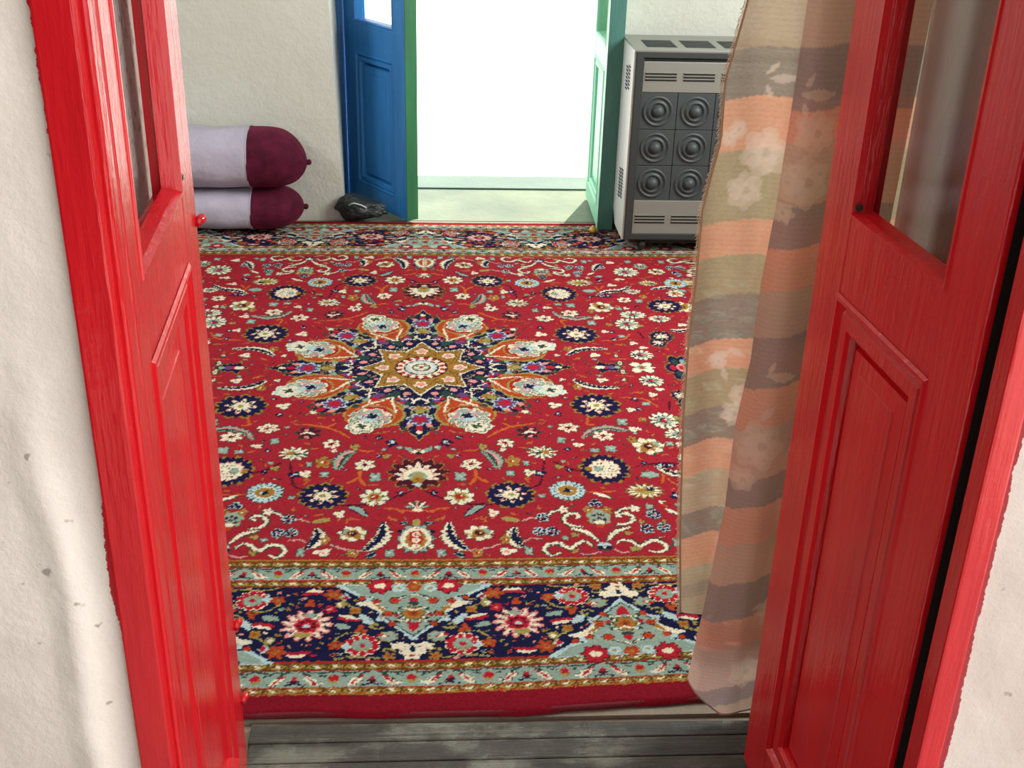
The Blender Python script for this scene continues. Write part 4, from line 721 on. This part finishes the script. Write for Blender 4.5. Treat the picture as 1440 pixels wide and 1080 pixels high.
bstops = [(1.179, 'taupe'), (1.109, 'grey'), (1.031, 'peach'), (.922, 'olive'), (.866, 'peach'), (.801, 'olive'), (.725, 'grey'), (.672, 'peach'), (.602, 'olive'), (.542, 'grey'), (.481, 'peach'), (.404, 'beige'), (.353, 'grey'), (.286, 'peach'), (.25, 'beige'), (.22, 'pale'), (.1, 'beige')]
fstops = [(1.182, 'brown'), (1.093, 'dark'), (1.047, 'dpeach'), (.954, 'brown'), (.889, 'dark'), (.823, 'dpeach'), (.746, 'brown'), (.66, 'dark'), (.59, 'dpeach'), (.497, 'mauve'), (.442, 'dark'), (.371, 'dpeach'), (.291, 'brown'), (.215, 'dark'), (.153, 'dpeach'), (.064, 'mauve'), (.023, 'dark'), (-.1, 'brown')]
back, bX, bY, bZ = curtain_layer('back_fold', cur, [(.50, 1.95), (.497, 1.5), (.487, 1.243), (.466, 1.129), (.469, 1.04), (.450, .933), (.449, .823), (.446, .72), (.450, .589), (.466, .375), (.484, .192), (.490, .15)],
    lambda Z: .80 + 0*Z, 1.93, lambda U: .186 - .022*np.clip(U/.3, 0, 1) - .01*U, lambda X, Z, U: .012*np.sin(X*26+Z*1.3) + .003*np.sin(X*80+Z*9) + .02*U*0 + .004*np.sin(Z*7),
    bstops, [(.537, 1.024, .033), (.514, .965, .026), (.495, 1.058, .013), (.483, 1.044, .012), (.538, .589, .02), (.503, .683, .014), (.545, .625, .018)], [(.551, 1.135, .021, .1), (.535, 1.148, .012, .9), (.533, 1.115, .012, -1.1), (.50, .69, .024, .5), (.53, .70, .016, -.4), (.515, .66, .014, -1.2)],
    -1.462, 100, 620, lambda X, Z: .014*np.clip((.53-X)/.08, 0, 1)**1.3, .38)
front, fX, fY, fZ = curtain_layer('front_fold', cur, [(.575, 1.95), (.57, 1.6), (.561, 1.25), (.558, 1.099), (.554, .954), (.546, .834), (.545, .703), (.533, .585), (.533, .428), (.516, .209), (.503, .068), (.506, .03), (.51, -.01)],
    lambda Z: np.interp(Z, [0, 1.25, 2.0], [.70, .730, .732]), 1.93, lambda U: .062 - .058*np.clip(U/.28, 0, 1)**.7, lambda X, Z, U: .016*(1-np.clip(U/.10, 0, 1))**2 - .010*np.sin(np.clip(U*2.1, 0, 1)*math.pi) + .008*np.sin(X*40+Z*1.1)*np.clip(U*3, 0, 1),
    fstops, [(.586, .996, .034), (.591, 1.069, .028), (.569, .561, .038), (.549, .496, .020), (.635, .223, .026), (.560, .947, .014), (.600, .098, .030)], [(.589, 1.123, .026, .05), (.574, 1.142, .012, 1.2), (.590, .684, .026, -.1), (.573, .700, .013, 1.2), (.572, 1.100, .012, -1.3), (.614, .238, .02, .2), (.575, .62, .02, .9)],
    -1.506, 110, 640, lambda X, Z: -.012*np.clip((X-.54)/.08, 0, 1) + .012*np.clip((.56-X)/.03, 0, 1), .46)
for o in (back, front): o.data.transform(inv)
bm = bmesh.new()                                     # frayed left edge
for k in range(0, 430):
    j = int(k/430*(bZ.shape[0]*.66)); x, y, z = bX[j, 0], bY[j, 0], bZ[j, 0]
    tube(bm, [(x+.002, y, z), (x-.0015-random.random()*.0015, y-.001, z-.001), (x-.003-random.random()*.004, y-.001+random.uniform(-.002, .002), z-.003-random.random()*.004)], .00055, 4)
o = link('frayed_edge', bm, plain('loose_threads', (214, 190, 158), .9), cur); o.data.transform(inv); o['kind'] = 'stuff'
bm = bmesh.new(); jj = [int(k) for k in np.linspace(0, bZ.shape[0]-1, 120)]
tube(bm, [(bX[j, 0]+.0015, bY[j, 0]-.001, bZ[j, 0]) for j in jj], .0016, 6); o = link('selvedge', bm, plain('curtain_selvedge', (186, 156, 118), .9), cur, True); o.data.transform(inv)
bm = bmesh.new(); tube(bm, [(fX[0, k], fY[0, k]-.001, fZ[0, k]+.003) for k in range(0, fX.shape[1], 2)], .0016, 6); o = link('hem', bm, plain('curtain_hem', (178, 148, 134), .9), cur, True); o.data.transform(inv)
bm = bmesh.new(); tube(bm, [(-.45, -1.484, 1.942), (.80, -1.484, 1.942)], .008, 10)
for x in (-.44, .79): lathe(bm, [(0, 0), (.013, .002), (.016, .012), (.010, .022), (0, .024)], (x, -1.484, 1.942), (1 if x > 0 else -1, 0, 0), 12)
rod = tag(link('curtain_rod', bm, plain('steel_rod', (150, 150, 148), .4, .9), None, True), 'thin steel curtain rod above the near doorway inside the room', 'curtain rod')

# ------------------------------------------------------------------ rolled bolsters
lav = NT('lavender_sheet'); lav.set(Roughness=.8); lav.color(lav.ramp(lav.noise(7, 4), [(.3, lin((164, 158, 176))), (.7, lin((178, 172, 190)))])); lav.bump(lav.noise(14, 5), .35, .03)
vel = NT('maroon_velvet'); vel.set(Roughness=.85, Specular_IOR_Level=.2); vel.b.inputs['Sheen Weight'].default_value = .25; vel.b.inputs['Sheen Tint'].default_value = lin((190, 60, 110)); vel.color(vel.ramp(vel.noise(26, 5), [(.35, lin((62, 8, 30))), (.65, lin((84, 14, 42)))])); vel.bump(vel.noise(30, 5), .4, .01)
def bolster(zc, ry, rz_, xe, xs_, yc, lab, flat, knot):
    r = empty('bolster', (xs_, yc, zc-rz_), 0, lab, 'bolster', 'rolled bolsters against the far wall')
    dome = xe - xs_
    def surf(x, a, seam=0.0):
        if x <= xs_: s = 1.0 + .012*math.sin((x-xs_)*21)
        else:
            t = (x-xs_)/dome; s = max(0.0, 1 - max(0.0, (t-.15)/.85)**3.0)**.60 if t < 1 else 0
            s *= 1 + .025*math.sin(a*9+1)*max(0, t-.55)*2
        c, sn = math.cos(a), math.sin(a); e = .82
        y = ry*s*math.copysign(abs(c)**e, c); z = rz_*s*math.copysign(abs(sn)**e, sn)
        w_ = .004*noise.noise(Vector((x*9, a*1.6, zc*10))) + .003*math.sin(a*3 + x*22)*(x < xs_)
        if z < 0 and flat: z *= .97
        y += w_*c; z += w_*sn
        if t_gather(x, xe, dome): z += knot*((x-xs_)/dome)**4
        return (x - xs_, y, z + rz_)
    def t_gather(x, xe, dome): return x > xs_
    grid('cover', lambda u, v: surf(-1.50 + (xs_+1.50)*u, v*2*math.pi), 60, 56, lav.m, r)
    grid('end_cap', lambda u, v: surf(xs_ - .001 + (dome+.001)*math.sin(u*math.pi/2), v*2*math.pi), 34, 64, vel.m, r)
    bm = bmesh.new(); tube(bm, [surf(xs_, v*2*math.pi/48) for v in range(49)], .0022, 6); link('seam', bm, lav.m, r, True)
    bm = bmesh.new(); c0 = Vector((dome-.012, 0, rz_+knot))
    lathe(bm, [(.016, 0), (.010, .010), (.012, .020), (.008, .027), (0, .029)], c0, (1, -.1, .1), 12)
    for k in range(10): a = k*math.pi/5; tube(bm, [c0+Vector((.004, .006*math.cos(a), .006*math.sin(a))), c0+Vector((-.004, .025*math.cos(a), .025*math.sin(a))), c0+Vector((-.022, .055*math.cos(a), .05*math.sin(a)))], [.004, .0035, .0015], 6)
    link('gathered_knot', bm, vel.m, r, True)
    # left end, tied the same way
    grid('tail_end', lambda u, v: (-1.50-xs_-.08*math.sin(u*math.pi/2), ry*math.cos(v*2*math.pi)*math.cos(u*math.pi/2), rz_+rz_*math.sin(v*2*math.pi)*math.cos(u*math.pi/2)), 8, 32, vel.m, r)
    return r
bolster(.284, .135, .112, -.458, -.672, 1.330, 'upper rolled bolster, lavender cover and wine velvet end, lying on the lower one', False, -.02)
bolster(.086, .128, .080, -.478, -.672, 1.330, 'lower rolled bolster on the carpet, lavender cover and wine velvet end', True, 0)

# ------------------------------------------------------------------ gas heater
HX0, HX1, HY0, HY1 = .755, 1.385, 1.050, 1.380
heat = empty('gas_heater', (HX0, HY0, .003), 0, 'grey metal gas heater with black domed fire tiles standing right of the doorway', 'heater')
hm_side = plain('pale_enamel', (226, 228, 222), .3); hm = plain('grey_enamel', (134, 136, 128), .42, .2, None, .05); hd = plain('dark_grey_iron', (56, 62, 62), .5, .3); hk = plain('charcoal_iron', (62, 70, 72), .55, .2); hb = plain('black_iron', (22, 24, 24), .6)
HW, HD = HX1-HX0, HY1-HY0
bx('back_body', .02, HW-.02, .03, HD, .05, .735, hd, heat)
def side(x0, x1, sg):
    bm = bmesh.new(); pr_ = [(.010, .048), (.010, .752), (HD, .752), (HD, .15), (.20, .048)]
    prism(bm, pr_, x0, x1, 'x'); return link('side_panel', bm, hm_side, heat)
side(-.006, .012, -1); side(HW-.012, HW+.006, 1)
for sx, s in ((-.0075, -1), (HW+.0075, 1)):           # vent slots in the side panels
    for z0, n in ((.60, 7), (.19, 9)):
        for row in range(2):
            for k in range(n): bx('vent_slot', sx-.001, sx+.001, .075+row*.05, .110+row*.05, z0+k*.013-(row*.01), z0+.006+k*.013-(row*.01), hb, heat)
bm = bmesh.new(); ring(bm, .0, HW, .05, .752, [(0, .02), (0, 0), (.004, -.002), (.022, -.002), (.026, .006)], lambda d: d); box(bm, .012, .03, .0, .03, .05, .752); box(bm, HW-.03, HW-.012, .0, .03, .05, .752)
link('front_frame', bm, hd, heat)
# top plate with grilles, sloping a touch
bx('top_plate', -.006, HW+.006, -.002, HD, .748, .758, hm, heat, .003)
for k in range(4):
    x0 = .045 + k*.142; bm = bmesh.new(); box(bm, x0, x0+.110, .05, .20, .757, .7592); g = link('top_grille', bm, hb, heat)
    for j in range(7): bx('grille_bar', x0+.004, x0+.106, .062+j*.019, .068+j*.019, .759, .7605, hd, g)
def louvre_panel(name, z0, z1, zs, y):
    bm = bmesh.new(); box(bm, .028, HW-.028, y, y+.02, z0, z1, .003); o = link(name, bm, hm, heat)
    for k in range(4):
        x0 = .038 + k*.139
        for z in zs: bx('louvre_slot', x0, x0+.114, y-.0012, y+.001, z-.0032, z+.0032, hb, o); bx('louvre_lip', x0, x0+.114, y-.004, y, z+.0032, z+.0058, hm, o)
louvre_panel('upper_panel', .606, .715, (.650, .661, .672), .004)
louvre_panel('lower_panel', .072, .204, (.118, .130, .142), .004)
bx('top_shadow_gap', .026, HW-.026, .012, .03, .715, .748, hb, heat)
bx('base_plinth', .03, HW-.03, .035, HD-.03, .026, .052, hb, heat)
bx('toe_bar', .012, HW-.012, .002, .03, .050, .070, hd, heat, .003)
fb = bx('fire_bed', .024, HW-.024, .016, .03, .204, .606, hb, heat)
for i in range(4):
    for j in range(3):
        cx, cz = .0935 + i*.139, .538 - j*.134
        bm = bmesh.new(); box(bm, cx-.0685, cx+.0685, .006, .018, cz-.066, cz+.066, .0015)
        tile = link('fire_tile', bm, hk, heat)
        bm = bmesh.new(); lathe(bm, [(.056, .0), (.053, .006), (.047, .004), (.044, -.002), (.040, -.002), (.036, .006), (.031, .008), (.027, .003), (.024, .0), (.021, .004), (.018, .013), (.012, .019), (0, .021)], (cx, .006, cz), (0, -1, 0), 36)
        link('tile_dome', bm, hk, tile, True)
for x in (.075, HW-.075):
    for y in (.030, HD-.07):
        bm = bmesh.new(); lathe(bm, [(0, -.011), (.020, -.011), (.022, -.006), (.022, .006), (.020, .011), (0, .011)], (x, y, .0235), (1, 0, 0), 20); box(bm, x-.014, x-.0115, y-.012, y+.012, .02, .050); box(bm, x+.0115, x+.014, y-.012, y+.012, .02, .050); box(bm, x-.016, x+.016, y-.016, y+.016, .044, .051)
        link('caster', bm, hb, heat)

# ------------------------------------------------------------------ small things at the far doorway
bagm = plain('black_plastic_bag', (36, 44, 46), .42, 0, (24, .8, .02))
bm = bmesh.new(); bmesh.ops.create_icosphere(bm, subdivisions=5, radius=1)
for v in bm.verts:
    p_ = v.co.copy(); n_ = noise.noise(p_*1.7+Vector((3, 1, 2)))*.22 + noise.noise(p_*4.5)*.09 + abs(noise.noise(p_*8))*.06
    s = 1 + n_; lump = .62 + .38*math.exp(-((p_.x+.55)/.5)**2)
    v.co = Vector((p_.x*.098*s, p_.y*.055*s, max(-.052, p_.z*.056*s*lump*(1.15))+.052))
bag = link('bag', bm, bagm, None, True); bag.location = (-.262, 1.430, 0.001); bag.rotation_euler = (0, 0, -.25)
tag(bag, 'crumpled black bag on the floor behind the foot of the blue door', 'bag')
bm = bmesh.new(); tube(bm, [(-.035, -.052, .075), (-.01, -.060, .088), (.02, -.058, .082), (.04, -.052, .07)], .003, 6); link('handle', bm, plain('pale_plastic', (190, 196, 190), .4), bag, True)
bm = bmesh.new(); lathe(bm, [(0, 0), (.010, .001), (.0145, .008), (.015, .013), (.012, .021), (.006, .026), (.005, .030), (0, .031)], (0, 0, 0), (0, 0, 1), 20)
st_ = link('doorstop', bm, plain('yellow_brass', (196, 170, 70), .3, .4), None, True); st_.location = (.668, 1.285, .001); tag(st_, 'small yellow brass knob doorstop on the carpet at the green door foot', 'doorstop')
bx('foot', -.008, .008, -.008, .008, -.001, .002, M['rust'], st_)
